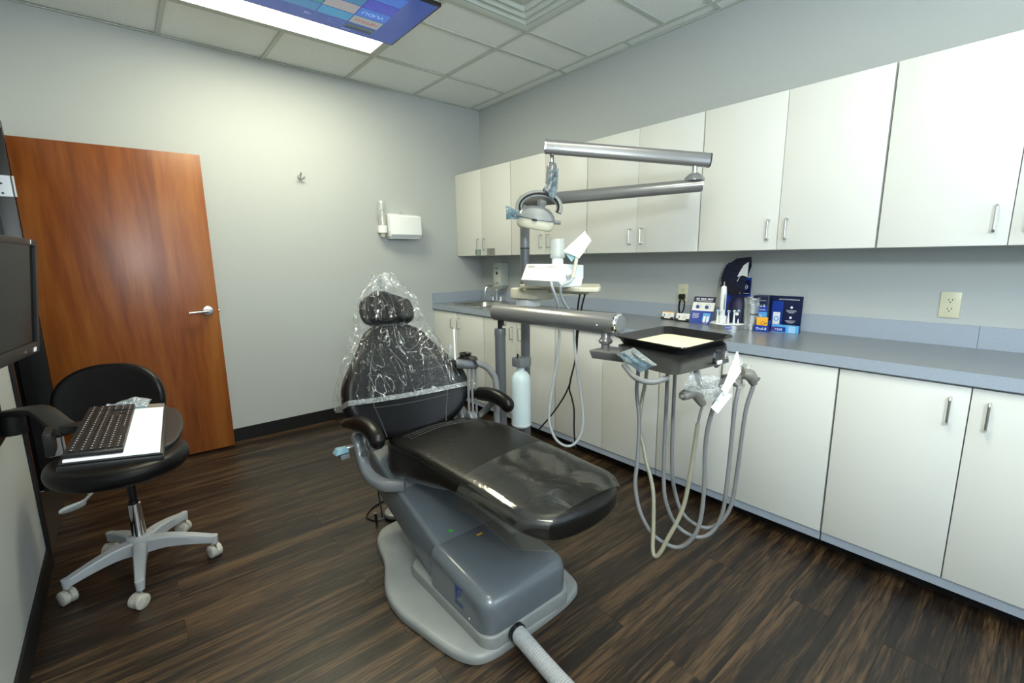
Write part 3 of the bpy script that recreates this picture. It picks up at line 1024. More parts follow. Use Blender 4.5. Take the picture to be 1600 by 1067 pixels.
# skirt between plate and cover
bm = pillow(rrect(-2.066, -2.772, -1.655, -2.22, 0.05, 6), lambda x, y: 0.078, lambda x, y: 0.02, 0.008, rb=0.002, steps=3)
obj('base_skirt', bm, M['plate'], chair, smooth=50)


def cover_top(x, y):
    return lerp_tab([(-2.36, 0.245), (-2.50, 0.240), (-2.66, 0.222), (-2.755, 0.205)], y)


bm = pillow(rrect(-2.062, -2.765, -1.665, -2.37, 0.055, 6), cover_top, lambda x, y: 0.076, 0.045, rb=0.002, steps=6)
cov = obj('base_cover', bm, M['bluegrey'], chair, smooth=50)
# letter mark on its left side, two scuffs on its top
side = frame((-2.0628, -2.60, 0.160), (0, -1, 0), (0, 0, 1))
bm = bmesh.new()
bx(bm, (-0.020, -0.028, 0), (-0.007, 0.024, 0.0006), 0, 0, side)
bx(bm, (-0.007, 0.013, 0), (0.020, 0.024, 0.0006), 0, 0, side)
bx(bm, (-0.001, -0.009, 0), (0.014, 0.001, 0.0006), 0, 0, side)
for q in range(2):
    bx(bm, (-0.026, -0.042 - q * 0.008, 0), (0.026, -0.039 - q * 0.008, 0.0004), 0, 0, side)
obj('emblem', bm, M['inkn'], cov, smooth=0)
obj('screw', lt([(0, 0.002), (0.004, 0.002), (0.005, 0)], (-2.0635, -2.665, 0.098), (-1, 0, 0), 10, closed_ends=False), M['steel'], cov)
# lift arm cover rising towards the seat
ax0, ax1 = -2.040, -1.688
bm = hx_([(ax0, -2.43, 0.04), (ax1, -2.43, 0.04), (ax1 + .01, -1.80, 0.30), (ax0 - .01, -1.80, 0.30),
          (ax0, -2.435, 0.238), (ax1, -2.435, 0.238), (ax1 + .01, -1.84, 0.455), (ax0 - .01, -1.84, 0.455)], 0.018)
obj('lift_arm', bm, M['bluegrey'], chair, smooth=40)
obj('tape_scrap', box((-1.965, -2.40, 0.2555), (-1.950, -2.375, 0.2575), 0, None), M['greenx'], cov)
obj('paper_scrap', box((-1.885, -2.475, 0.2445), (-1.860, -2.466, 0.2462)), M['orange'], cov)

XC = -1.795
TOPT = [(-1.86, 0.520), (-1.95, 0.545), (-2.10, 0.570), (-2.28, 0.592), (-2.45, 0.590), (-2.65, 0.588), (-2.85, 0.582), (-3.0, 0.565)]
BOTT = [(-1.86, 0.370), (-2.0, 0.372), (-2.2, 0.425), (-2.45, 0.480), (-2.65, 0.495), (-2.85, 0.485), (-3.0, 0.470)]


def seat_top(x, y):
    return lerp_tab(TOPT, y) - 0.30 * (x - XC) ** 2


def seat_bot(x, y):
    return lerp_tab(BOTT, y) + 0.12 * (x - XC) ** 2


seat_out = [(-2.030, -2.02), (-2.042, -2.20), (-2.036, -2.50), (-2.022, -2.78), (-1.998, -2.90), (-1.935, -2.965), (-1.80, -2.985), (-1.665, -2.965), (-1.590, -2.90), (-1.565, -2.78),
            (-1.555, -2.50), (-1.550, -2.20), (-1.565, -2.02), (-1.64, -1.905), (-1.80, -1.875), (-1.955, -1.905)]
seat_sm = ring_path(seat_out)
seat = obj('seat_cushion', pillow(seat_sm, seat_top, seat_bot, 0.034, dome=0.004, steps=6, rb=0.03), M['leather'], chair, smooth=60)
ins = inset(seat_sm if sum(seat_sm[i - 1][0] * seat_sm[i][1] - seat_sm[i][0] * seat_sm[i - 1][1] for i in range(len(seat_sm))) > 0 else seat_sm[::-1], 0.006)
obj('edge_seam', tb([(x, y, seat_top(x, y) - 0.020) for x, y in ins], 0.0026, 6, closed=True), M['piping'], seat)
ins2 = inset(ins, 0.004)
obj('edge_seam', tb([(x, y, seat_top(x, y) - 0.0135) for x, y in ins2], 0.0014, 6, closed=True), M['piping'], seat)
bm = bmesh.new()
for q, (ya, yb) in enumerate(((-2.03, -2.00), (-2.06, -2.03), (-2.09, -2.06))):
    tube(bm, smooth_path([(x, ya - 0.16 * (abs(x - XC)) ** 1.0 * (0.6 + 0.1 * q), seat_top(x, ya) + 0.0030) for x in (-1.97, -1.92, -1.85, -1.78, -1.70, -1.64)], 4), 0.0022, 6)
obj('crease_seam', bm, M['piping'], seat)
obj('cross_seam', tb([(x, -2.335, seat_top(x, -2.335) - (0.02 if x < -2.02 else 0.0)) for x in (-2.038, -2.030, -2.018, -2.005)], 0.002, 6), M['piping'], seat)
bm = pillow(ring_path([(-1.995, -2.0), (-1.995, -2.2), (-1.96, -2.42), (-1.80, -2.5), (-1.64, -2.42), (-1.60, -2.2), (-1.60, -2.0), (-1.80, -1.95)]), lambda x, y: seat_bot(x, y) + 0.01, lambda x, y: seat_bot(x, y) - 0.040, 0.01, rb=0.02)
obj('seat_pan', bm, M['grey'], chair, smooth=50)

B0 = V(-1.872, -1.935, 0.485)
UP = V(0.028, 0.235, 0.545).normalized()
SX = V(1, 0.02, -0.045).normalized()
NF = SX.cross(UP)


def BK(s, t, n=0.0):
    return B0 + SX * s + UP * t + NF * n


def bk_front(s, t):
    return 0.055 + 0.75 * s * s - 0.10 * max(0, t - 0.35)


def bk_back(s, t):
    return -0.035 + 0.45 * s * s


bk_out = [(0, 0.005), (0.12, 0.015), (0.225, 0.055), (0.295, 0.125), (0.318, 0.215), (0.300, 0.300), (0.245, 0.385), (0.195, 0.455), (0.155, 0.520), (0.10, 0.558), (0, 0.570)]
bk_sm = ring_path(bk_out + [(-s, t) for s, t in reversed(bk_out[1:-1])])
back = obj('backrest_cushion', pillow(bk_sm, bk_front, bk_back, 0.042, lambda x, y, z: BK(x, y, z), 0.006, 6), M['black'], chair, smooth=60)
bm = bmesh.new()
for t0 in (0.165, 0.31):
    tube(bm, smooth_path([BK(s, t0 + 0.10 * s * s, bk_front(s, t0) + 0.0025) for s in (-0.20, -0.12, 0, 0.12, 0.20)], 5), 0.003, 6)
for sg in (-1, 1):
    tube(bm, smooth_path([BK(sg * s, t, bk_front(s, t) + 0.002) for s, t in ((0.155, 0.03), (0.17, 0.10), (0.19, 0.17), (0.20, 0.25), (0.17, 0.36), (0.12, 0.46))], 5), 0.0028, 6)
obj('panel_seam', bm, M['piping'], back)
bm = pillow(ring_path([(s * 0.86, 0.03 + t * 0.9) for s, t in bk_out] + [(-s * 0.86, 0.03 + t * 0.9) for s, t in reversed(bk_out[1:-1])]), lambda s, t: bk_back(s, t) + 0.004, lambda s, t: bk_back(s, t) - 0.03, 0.004, lambda x, y, z: BK(x, y, z), rb=0.02)
obj('backrest_shell', bm, M['bplastic'], chair, smooth=50)
# headrest
obj('headrest_post', tb([BK(0, 0.50, -0.02), BK(0, 0.62, -0.01)], 0.012, 12, flat=(5, 1, NF)), M['steel'], chair)


def hp(cs, ct, w, h, tilt, n0):
    pts = [(0, -h), (0.6 * w, -0.92 * h), (0.95 * w, -0.5 * h), (w, 0.1 * h), (0.8 * w, 0.75 * h), (0.35 * w, h), (-0.35 * w, h), (-0.8 * w, 0.75 * h), (-w, 0.1 * h), (-0.95 * w, -0.5 * h), (-0.6 * w, -0.92 * h)]

    def T(x, y, z):
        return BK(cs, ct, n0) + SX * (x * math.cos(tilt) + z * math.sin(tilt)) + UP * y + NF * (z * math.cos(tilt) - x * math.sin(tilt))
    return pillow(ring_path(pts), lambda x, y: 0.036, lambda x, y: -0.026, 0.03, T, 0.008, 5)


obj('headrest_pad', hp(-0.035, 0.645, 0.082, 0.085, 0.25, 0.03), M['black'], chair, smooth=60)
obj('headrest_pad', hp(0.075, 0.625, 0.046, 0.062, -0.5, 0.035), M['black'], chair, smooth=60)
obj('headrest_shell', pillow(ring_path([(-0.12, 0.59), (0, 0.56), (0.12, 0.58), (0.12, 0.69), (0, 0.735), (-0.12, 0.70)]), lambda x, y: 0.012, lambda x, y: -0.03, 0.01, lambda x, y, z: BK(x, y, z), rb=0.012), M['bplastic'], chair, smooth=50)
# armrests
for sg, xo in ((-1, -2.160), (1, -1.508)):
    p = smooth_path([(xo, -1.845, 0.600), (xo, -1.93, 0.632), (xo - sg * 0.004, -2.03, 0.655), (xo - sg * 0.004, -2.12, 0.662), (xo, -2.195, 0.648), (xo, -2.235, 0.618)], 5)
    n = len(p)
    rad = [0.35 + 0.65 * min(1, i / (n * 0.35)) for i in range(n)]
    rad[-1] *= 0.45; rad[-2] *= 0.80; rad[-3] *= 0.93; rad[0] *= 0.5
    arm = obj('armrest', tb(p, rad, 16, flat=(0.070, 0.056, (1, 0, 0), 0.8)), M['leather'], chair, smooth=60)
    xi = xo - sg * 0.045
    bm = tb(smooth_path([(xo, -2.10, 0.630), (xo - sg * 0.010, -2.06, 0.585), (xi + sg * .012, -2.02, 0.540)], 4), 1.0, 8, flat=(0.035, 0.010, (1, 0, 0)))
    obj('armrest_stem', bm, M['steel'], arm)
    p = smooth_path([(xi, -1.865, 0.545), (xi, -1.895, 0.520), (xi, -1.925, 0.455), (xi, -1.985, 0.400), (xi - sg * 0.03, -2.07, 0.375), (xi - sg * 0.10, -2.13, 0.372)], 5)
    bk_ = obj('armrest_bracket', tb(p, [0.8] + [1.0] * (len(p) - 1), 16, flat=(0.050, 0.050, (1, 0, 0), 0.6)), M['grey'], chair, smooth=50)
    obj('pivot_cap', lt([(0, -0.022), (0.026, -0.02), (0.030, -0.012), (0.030, 0.012), (0.026, 0.02), (0, 0.022)], (xi - sg * 0.022, -2.005, 0.540), (1, 0, 0), 24), M['grey'], bk_, smooth=40)
    obj('bracket_arm', tb([(xi, -1.93, 0.47), (xi - sg * 0.012, -2.0, 0.535)], 0.014, 12), M['grey'], bk_)
obj('control_lever', tb([(-2.110, -1.88, 0.500), (-2.165, -1.872, 0.502)], 0.007, 10), M['chrome'], chair)
obj('control_paddle', hx_([(-2.222, -1.905, 0.487), (-2.160, -1.905, 0.490), (-2.160, -1.855, 0.490), (-2.222, -1.855, 0.487), (-2.206, -1.90, 0.510), (-2.162, -1.90, 0.508), (-2.162, -1.86, 0.508), (-2.206, -1.86, 0.510)], 0.004), M['paleblue'], chair, label='light blue wrapped lever paddle')
bm = bmesh.new()
bx(bm, (-2.198, -1.90, 0.460), (-2.158, -1.87, 0.482), 0.004)
obj('control_paddle', bm, M['grey'], chair)
obj('link_knuckle', lt([(0, -0.03), (0.02, -0.028), (0.024, 0), (0.02, 0.028), (0, 0.03)], (-2.03, -2.10, 0.365), (1, 0, 0), 16), M['grey'], chair)
obj('link_arm', box((-2.02, -2.12, 0.33), (-1.62, -2.04, 0.44), 0.012), M['grey'], chair)
# power cord dangling behind the left side
obj('power_cord', tb(smooth_path([(-2.0200, -1.9250, 0.3120), (-2.0300, -1.8760, 0.2550), (-2.0400, -1.9170, 0.1940), (-2.0400, -1.9230, 0.1380)], 5), 0.0035, 8), M['bplastic'], chair)

# clear plastic bag over the backrest
bag_t = [(0.195, 0.325, 0.205, -0.09), (0.235, 0.325, 0.20, -0.09), (0.30, 0.310, 0.17, -0.09), (0.38, 0.280, 0.145, -0.09), (0.46, 0.232, 0.125, -0.085), (0.54, 0.190, 0.115, -0.08), (0.62, 0.162, 0.105, -0.07),
         (0.69, 0.140, 0.095, -0.06), (0.745, 0.105, 0.070, -0.05), (0.775, 0.070, 0.050, -0.03), (0.80, 0.055, 0.045, -0.03), (0.835, 0.040, 0.02, -0.01)]
bm = bmesh.new()
rings = []
NS, NT = 110, 56
for j in range(NT):
    f = j / (NT - 1) * (len(bag_t) - 1)
    i = min(int(f), len(bag_t) - 2)
    f -= i
    t, hw, nf, nb = [bag_t[i][q] * (1 - f) + bag_t[i + 1][q] * f for q in range(4)]
    ring = []
    for k in range(NS):
        a = 2 * PI * k / NS
        c, s_ = math.cos(a), math.sin(a)
        x = math.copysign(abs(c) ** 0.75, c) * hw
        nn = (nf if s_ > 0 else -nb) * math.copysign(abs(s_) ** 0.8, s_)
        if s_ > 0 and t < 0.57:      # lie closer to the concave front
            nn = min(nn, bk_front(min(abs(x), 0.30), t) + 0.022)
        amp = 0.010 + 0.012 * max(0, (t - 0.5) / 0.3)
        q = V(a * 3.2, t * 5, 0)
        w = noise.noise(V(math.cos(a) * 4.0, math.sin(a) * 4.0, t * 4.5)) * amp + abs(noise.noise(V(math.cos(a) * 9 + 5, math.sin(a) * 9, t * 6))) * amp * 1.3
        fold = 1 + w / max(hw, 0.05) * 1.1
        sag = 0 * -0.035 * (x / 0.34) * (0.35 - min(t, 0.35)) / 0.15 * 0.4
        ring.append(bm.verts.new(BK(x * fold, t + noise.noise(V(a * 2, t * 9, 3)) * 0.010 + sag, nn * fold + w * 0.6)))
    rings.append(ring)
for a, b in zip(rings, rings[1:]):
    for k in range(NS):
        bm.faces.new((a[k], a[(k + 1) % NS], b[(k + 1) % NS], b[k]))
bag = obj('plastic_cover', bm, M['clear'], None, 'crinkled clear plastic bag pulled over the chair headrest and backrest', 'plastic cover', smooth=22)
bm = bmesh.new()
tube(bm, [v for v in [BK(0.325 * math.cos(a), 0.200, (min(0.2, bk_front(0.30 * math.cos(a), 0.2) + 0.026)) if math.sin(a) > 0 else -0.085 * abs(math.sin(a)) ** .5) for a in [2 * PI * q / 48 for q in range(48)]]], 1.0, 6, closed=True, flat=(0.003, 0.024, UP))
obj('hem', bm, M['clear2'], bag, smooth=40)
bm = bmesh.new()
random.seed(3)
for q in range(9):
    a0 = random.uniform(0, 2 * PI)
    rings = []
    m, n = 7, 7
    g = [[BK(-0.02 + 0.015 * math.cos(a0) + (i - 3) * 0.012 * math.cos(a0 + q) + random.uniform(-.006, .006), 0.775 + (j - 3) * 0.013 + random.uniform(-.006, .006), 0.035 + (i - 3) * 0.011 * math.sin(a0 + q) + random.uniform(-.008, .008)) for i in range(m)] for j in range(n)]
    vv = [[bm.verts.new(p) for p in r_] for r_ in g]
    for j in range(n - 1):
        for i in range(m - 1):
            bm.faces.new((vv[j][i], vv[j][i + 1], vv[j + 1][i + 1], vv[j + 1][i]))
obj('gathered_top', bm, M['clear2'], bag, smooth=20)

# clear toe cover around the foot end
bm = bmesh.new()
rings = []
NY = 26
for j in range(NY):
    ring = []
    for k in range(64):
        a = 2 * PI * k / 64
        c, s_ = math.cos(a), math.sin(a)
        x = XC - 0.004 + math.copysign(abs(c) ** 0.35, c) * 0.247
        y = -2.53 - 0.43 * j / (NY - 1) - 0.10 * max(0, 0.5 - (x - (XC - 0.25))) * (1 - j / NY)
        y = max(y, -2.975)
        hwid = 0.247 if y > -2.88 else 0.247 - 0.9 * (-2.88 - y)
        x = XC - 0.004 + math.copysign(abs(c) ** 0.35, c) * hwid
        zt, zb = seat_top(x, y) + 0.006, seat_bot(XC, y) - 0.028
        if abs(x - XC) > 0.2: zt -= 0.028 * ((abs(x - XC) - 0.2) / 0.047) ** 2
        zc, hh = (zt + zb) / 2, (zt - zb) / 2
        z = zc + math.copysign(min(1, abs(s_) ** 0.35), s_) * hh
        w = noise.noise(V(x * 7, y * 7, 1 if s_ > 0 else 5)) * 0.003 + (0.012 * noise.noise(V(x * 5, y * 6, 9)) if s_ < 0 else 0)
        ring.append(bm.verts.new((x, y, z + max(w, -0.001) if s_ > 0 else z + w)))
    rings.append(ring)
for a, b in zip(rings, rings[1:]):
    for k in range(64):
        bm.faces.new((a[k], a[(k + 1) % 64], b[(k + 1) % 64], b[k]))
obj('toe_cover', bm, M['toe'], None, 'smooth clear plastic sleeve around the foot end of the chair seat', 'plastic cover', smooth=50)

# ribbed conduit on the floor
pth = smooth_path([(-1.950, -2.775, 0.062), (-1.952, -2.86, 0.050), (-1.955, -2.98, 0.034), (-1.965, -3.15, 0.030), (-1.99, -3.4, 0.030), (-2.0, -3.65, 0.030)], 220)
even = [pth[0]]
for p in pth:
    if (p - even[-1]).length > 0.0017: even.append(p)
bm = bmesh.new()
tube(bm, even, [0.0272 + 0.0018 * math.sin(i * 2 * PI / 4 + 0.7) for i in range(len(even))], 18)
cdt = obj('conduit_hose', bm, M['corr'], None, 'light grey ribbed conduit hose leaving the chair base across the floor', 'hose', smooth=20)
obj('end_sleeve', lt([(0.030, 0), (0.032, 0.0), (0.032, 0.014), (0.029, 0.014)], (-1.9503, -2.779, 0.062), (0, -1, -0.06), 24), M['bgloss'], cdt)

# foot control
fp = (-1.8870, -1.7340, 0.0000)
ft = thing('foot_control', 'small grey round foot control behind the chair base plate', 'foot pedal', (fp[0], fp[1], 0))
obj('base_ring', lt([(0, 0), (0.060, 0), (0.060, 0.014), (0.055, 0.018)], fp, seg=28), M['base'], ft)
obj('disc', lt([(0.056, 0.016), (0.054, 0.030), (0.035, 0.038), (0, 0.040)], fp, seg=28), M['plate'], ft, smooth=50)
obj('cord', tb(smooth_path([V(fp) + V(-0.05, 0.0, 0.01), V(fp) + V(-0.10, 0.02, 0.005), V(fp) + V(-0.12, 0.09, 0.005), V(fp) + V(-0.04, 0.16, 0.005), V(fp) + V(0.10, 0.2, 0.005)], 5), 0.004, 8), M['bplastic'], ft)
obj('cord_clip', tb([V(fp) + V(-0.105, 0.0, 0.004), V(fp) + V(-0.115, -0.02, 0.07)], 0.007, 8), M['bplastic'], ft)

# ================================================================== delivery unit (post, tube arm, head, hoses)
P1 = V(-1.345, -1.960, 0)
du = thing('delivery_unit', 'grey post and horizontal tube arm carrying the dark instrument head with hoses', 'dental unit', P1)
obj('floor_flange', lt([(0, 0), (0.075, 0), (0.075, 0.008), (0.06, 0.02), (0.03, 0.03)], P1, seg=28), M['greyd'], du)
obj('post', lt([(0.0285, 0.01), (0.0285, 0.925), (0.0305, 0.925), (0.0305, 0.955), (0.028, 0.962), (0, 0.962)], P1, seg=28), M['greyd'], du)
obj('post_neck', lt([(0.012, 0.955), (0.012, 1.02)], P1, seg=16), M['bplastic'], du)
obj('neck_block', box(P1 + V(0.014, -0.015, 0.975), P1 + V(0.032, 0.005, 1.02), 0.003), M['steel'], du)
A0, A1 = V(-1.350, -1.930, 1.048), V(-1.303, -2.680, 1.052)
ad = (A1 - A0).normalized()
obj('tube_arm', lt([(0, 0), (0.038, 0), (0.0435, 0.006), (0.0435, (A1 - A0).length)], A0, ad, seg=36, closed_ends=False), M['armmet'], du, smooth=40)
obj('arm_end_cap', lt([(0.0435, 0), (0.0455, 0.002), (0.0455, 0.010), (0.0435, 0.013), (0.038, 0.0155)], A1, ad, seg=36, closed_ends=False), M['chrome'], du, label='chrome ringed end cap')
obj('end_disc', lt([(0.0385, 0.016), (0.036, 0.0195), (0, 0.020)], A1, ad, seg=36, closed_ends=False), M['grey'], du)
obj('screw', lt([(0, 0.002), (0.004, 0.002), (0.005, 0)], A1 - ad * 0.07 + V(-0.043, 0, -0.006), (-1, 0, -0.1), 10, closed_ends=False), M['chrome'], du)
obj('arm_pivot', lt([(0.018, 0.93), (0.018, 0.962), (0.028, 0.968), (0.030, 0.978), (0.020, 0.99), (0.019, 1.02)], (-1.306, -2.625, 0), seg=24), M['armmet'], du, smooth=40)
obj('head_arm', hx_([(-1.365, -2.60, 0.905), (-1.335, -2.74, 0.905), (-1.225, -2.72, 0.905), (-1.255, -2.60, 0.905), (-1.375, -2.59, 0.942), (-1.345, -2.76, 0.942), (-1.205, -2.74, 0.942), (-1.245, -2.59, 0.942)], 0.005), M['armmet'], du)
hb = [(-1.495, -2.845, 0.948), (-1.527, -3.080, 0.948), (-1.190, -3.108, 0.948), (-1.075, -2.86, 0.948)]
ht = [(-1.425, -2.765, 0.992), (-1.447, -3.045, 0.992), (-1.085, -3.045, 0.992), (-1.030, -2.765, 0.992)]
bm = hx_(hb + ht, 0.0)
es = [e for e in bm.edges if abs(e.verts[0].co.z - e.verts[1].co.z) > 0.02]
bmesh.ops.bevel(bm, geom=es, offset=0.022, segments=4, profile=0.5, affect='EDGES')
head = obj('instrument_head', bm, M['bmetal'], du, smooth=40, label='black pearl metal head')
# dark recess and knob on the front right side
fr = frame(((-1.527 - 1.190) / 2 - 0.0 , -3.081, 0.968), (0.35, -0.012, 0), (0, 0.02, 1))
obj('control_recess', lt([(0, 0.006), (0.026, 0.006), (0.034, 0)], fr @ V(0.090, 0.0, 0.006), fr.col[2].xyz, 24, closed_ends=False), M['bgloss'], head)
obj('switch', box((0.078, -0.020, 0.004), (0.108, -0.006, 0.016), 0.002, fr), M['white'], head)
bm = bmesh.new()
fr2 = frame(fr @ V(0.150, 0.004, 0.0065), fr.col[0].xyz, fr.col[1].xyz)
for a, b in (((-0.008, -0.013), (-0.0072, 0.013)), ((0.0072, -0.013), (0.008, 0.013)), ((-0.008, -0.013), (0.008, -0.0122)), ((-0.008, 0.0122), (0.008, 0.013)),
             ((-0.004, -0.008), (-0.0015, 0.008)), ((-0.0015, 0.0055), (0.005, 0.008)), ((-0.0015, -0.0015), (0.0035, 0.0010))):
    bx(bm, (a[0], a[1], 0), (b[0], b[1], 0.0008), 0, 0, fr2)
obj('emblem', bm, M['inkw'], head, smooth=0)
obj('handle', tb(smooth_path([(-1.5060, -2.8680, 0.9450), (-1.5620, -2.9570, 0.9250), (-1.5490, -3.0110, 0.9180), (-1.5000, -3.0410, 0.9300)], 5), 0.0095, 12), M['hose'], head)
# holder bar and the four handpiece holders
hold = [((-1.3270, -3.0940, 0.8410), (-1.3960, -3.0570, 0.8650)), ((-1.2550, -3.0970, 0.8020), (-1.2440, -3.0550, 0.8490)), ((-1.1450, -3.1120, 0.8470), (-1.1260, -3.0440, 0.8690)), ((-1.0280, -3.1330, 0.8390), (-1.0380, -3.0890, 0.8750))]
bar = obj('holder_bar', tb(smooth_path([(-1.36, -3.06, 0.945), (-1.2990, -3.0580, 0.8670), (-1.1670, -3.0640, 0.8610), (-1.0460, -3.0860, 0.8630)], 4), 0.011, 12), M['taupe'], du)
HP = []
for i, ((u0), tip, bot, r) in enumerate((
        ((-1.4130, -3.0460, 0.8500), (-1.3610, -3.0610, 0.8560), (-1.3250, -3.0760, 0.8080), 0.020),
        ((-1.2270, -3.0680, 0.8530), (-1.2300, -3.0820, 0.8370), (-1.2450, -3.0920, 0.8040), 0.017),
        ((-1.1070, -3.0350, 0.8590), (-1.1010, -3.0670, 0.8570), (-1.0990, -3.0990, 0.8380), 0.016),
        ((-1.0640, -3.0920, 0.8800), (-1.0330, -3.1090, 0.8680), (-1.0150, -3.1180, 0.8330), 0.021))):
    p = smooth_path([u0, tip, bot], 5)
    n = len(p)
    rad = [r * (0.55 + 0.55 * math.sin(PI * min(1, 0.15 + 0.8 * q / (n - 1)))) for q in range(n)]
    h_ = obj('handpiece_holder', tb(p, rad, 14), M['taupe'], du, smooth=60)
    if i == 0:
        obj('nose', lt([(0, 0), (0.007, 0.001), (0.008, 0.012), (0.008, 0.02)], (-1.4290, -3.0460, 0.8510), V((-1.3800, -3.0600, 0.8510)) - V((-1.4290, -3.0460, 0.8510)), 12), M['taupe'], h_)
        obj('handpiece', tb([(-1.3150, -3.0490, 0.8490), (-1.2710, -3.0560, 0.8640), (-1.2300, -3.0610, 0.8740)], [0.006, 0.005, 0.004], 10), M['steel'], h_)
    if i == 3:
        obj('end_cap', lt([(0.013, 0), (0.016, 0.004), (0.016, 0.010), (0, 0.014)], (-1.0190, -3.1230, 0.8550), V((-1.0200, -3.1380, 0.8430)) - V((-1.0190, -3.1230, 0.8550)), 14), M['greyd'], h_)
        obj('holder_hook', tb(smooth_path([(-1.0280, -3.0950, 0.8850), (-1.0220, -3.0970, 0.8990), (-1.0140, -3.1030, 0.9040)], 4), 0.0025, 8), M['steel'], h_)
# hoses, all hanging loops measured from the photograph, each with its own distance
HA = [(996.8,583.5,1.93),(994.8,612,1.92),(998.7,657,1.90),(996,719,1.88),(992.6,752,1.87),(996,784,1.86),(1005,811,1.85),(1020.7,835.7,1.84),(1043,851,1.83),(1061,855,1.82),(1077,846,1.80),(1090,826.7,1.78),(1097,797,1.77),(1100.6,752,1.75),(1101.7,707.5,1.73),(1105,673.7,1.71),(1113,642,1.69),(1121,622,1.68)]
HB = [(1009.6,590,1.95),(1002.7,628,1.93),(999,667,1.92),(1005.6,698.7,1.90),(1010,722,1.88),(1017,748,1.86),(1021,775,1.84),(1021,820,1.82),(1020,858,1.80),(1024,869,1.79),(1032,862.6,1.78),(1043,842,1.77),(1059,813,1.76),(1070,784,1.75),(1077,748,1.73),(1082.6,714,1.71),(1090.4,662.5,1.67)]
HC = [(1043,588,1.90),(1041,637.6,1.90),(1038,698.7,1.90),(1037,741,1.90),(1038.7,775,1.89),(1046.6,802,1.89),(1056.7,820,1.88),(1072.4,833,1.87),(1090,839,1.86),(1106,835.7,1.85),(1119.7,822,1.84),(1129.8,797,1.82),(1134,770,1.80),(1140,718.7,1.78),(1147.8,640,1.75),(1154,606,1.75)]
HD = [(1054.5,588.4,1.95),(1051.9,647.5,1.95),(1050,698.7,1.95),(1050.6,741,1.95),(1054.5,768,1.95),(1062,793,1.94),(1074.7,811,1.93),(1092.7,822,1.92),(1108,824.4,1.91),(1126.4,815.4,1.90),(1140,795,1.89),(1146.7,770,1.88),(1153.4,725.5,1.86),(1164.7,644.5,1.82),(1177,603,1.80)]


def hz3(u, v, t):
    """point seen at photo position (u, v), t metres in front of the camera plane"""
    return V(-2.84987, -3.85089, 1.32515) + (F + R * ((u - 800) / 726.154) + U * ((533.5 - v) / 726.154)) * t


for H_, m_ in ((HA, 'hose'), (HB, 'hoseb'), (HC, 'hose'), (HD, 'hose')):
    pts = [hz3(*q) for q in H_]
    pts = [V(pts[0]) + V(0, 0, 0.12)] + pts
    obj('hose', tb(smooth_path(pts, 5), 0.0078, 12), M[m_], du, label='beige hose' if m_ == 'hoseb' else None, smooth=60)
obj('hose_end', tb([hz3(1090.4, 662.5, 1.67), hz3(1094, 646, 1.66), hz3(1098, 632, 1.65)], 0.0048, 10), M['hose'], du)
obj('head_hose', tb(smooth_path([hz3(972, 552, 1.93), hz3(966, 574, 1.98), hz3(955, 560, 1.98)], 4), 0.004, 8), M['bplastic'], du) if 0 else None

# instrument tray
tc_ = V(-1.230, -2.893, 0.993)
tmx = frame(tc_, (1, -0.01, 0), (0.10, 1, 0))


def sk_(x, y, z):   # sheared tray coordinates
    return tc_ + V(1, -0.005, 0) * x + V(0.13, 0.99, 0) * y + V(0, 0, z)


tr = thing('instrument_tray', 'black rounded instrument tray on top of the dark instrument head', 'tray', tc_)
bm = bmesh.new()
rings = []
for hw_, hh_, z in ((0.02, 0.02, 0.0), (0.155, 0.135, 0.0), (0.163, 0.143, 0.003), (0.176, 0.156, 0.024), (0.187, 0.167, 0.030), (0.188, 0.168, 0.026), (0.178, 0.157, 0.018), (0.167, 0.146, -0.0005), (0.02, 0.02, -0.003)):
    rings.append([bm.verts.new(sk_(x, y, z)) for x, y in rrect(-hw_, -hh_, hw_, hh_, min(0.04, hw_ * 0.9), 6)])
for a, b in zip(rings, rings[1:]):
    n = len(a)
    for k in range(n): bm.faces.new((a[k], a[(k + 1) % n], b[(k + 1) % n], b[k]))
bm.faces.new(rings[0]); bm.faces.new(rings[-1])
obj('pan', bm, M['bgloss'], tr, smooth=40)
obj('tray_paper', pr_(rrect(-0.152, -0.132, 0.152, 0.132, 0.035, 6), 0.0006, 0.0030, sk_), M['yliner'], None, 'pale yellow paper liner lying in the black tray', 'paper liner', smooth=0)


def pouch(name, label, cat, P0, P1, P2, P3, m, puff=0.006, seed=0, extra=None):
    """crumpled flat bag spanned by four corner points"""
    P0, P1, P2, P3 = map(V, (P0, P1, P2, P3))
    n_ = (P1 - P0).cross(P3 - P0).normalized()
    bm = bmesh.new()
    G = 12
    sheets = []
    for sgn in (1, -1):
        g = []
        for j in range(G + 1):
            r_ = []
            for i in range(G + 1):
                u, v = i / G, j / G
                p = (P0 * (1 - u) + P1 * u) * (1 - v) + (P3 * (1 - u) + P2 * u) * v
                b = (math.sin(PI * u) * math.sin(PI * v)) ** 0.5 if 0 < u < 1 and 0 < v < 1 else 0
                w = noise.noise(V(u * 4 + seed, v * 4, sgn)) * puff * 1.5
                r_.append(p + n_ * (sgn * (0.0006 + b * puff) + w * b + noise.noise(V(u * 2, v * 2, seed)) * puff * 1.5))
            g.append([bm.verts.new(p) for p in r_])
        for j in range(G):
            for i in range(G):
                bm.faces.new((g[j][i], g[j][i + 1], g[j + 1][i + 1], g[j + 1][i]))
    return obj(name, bm, m, None, label, cat, smooth=30)


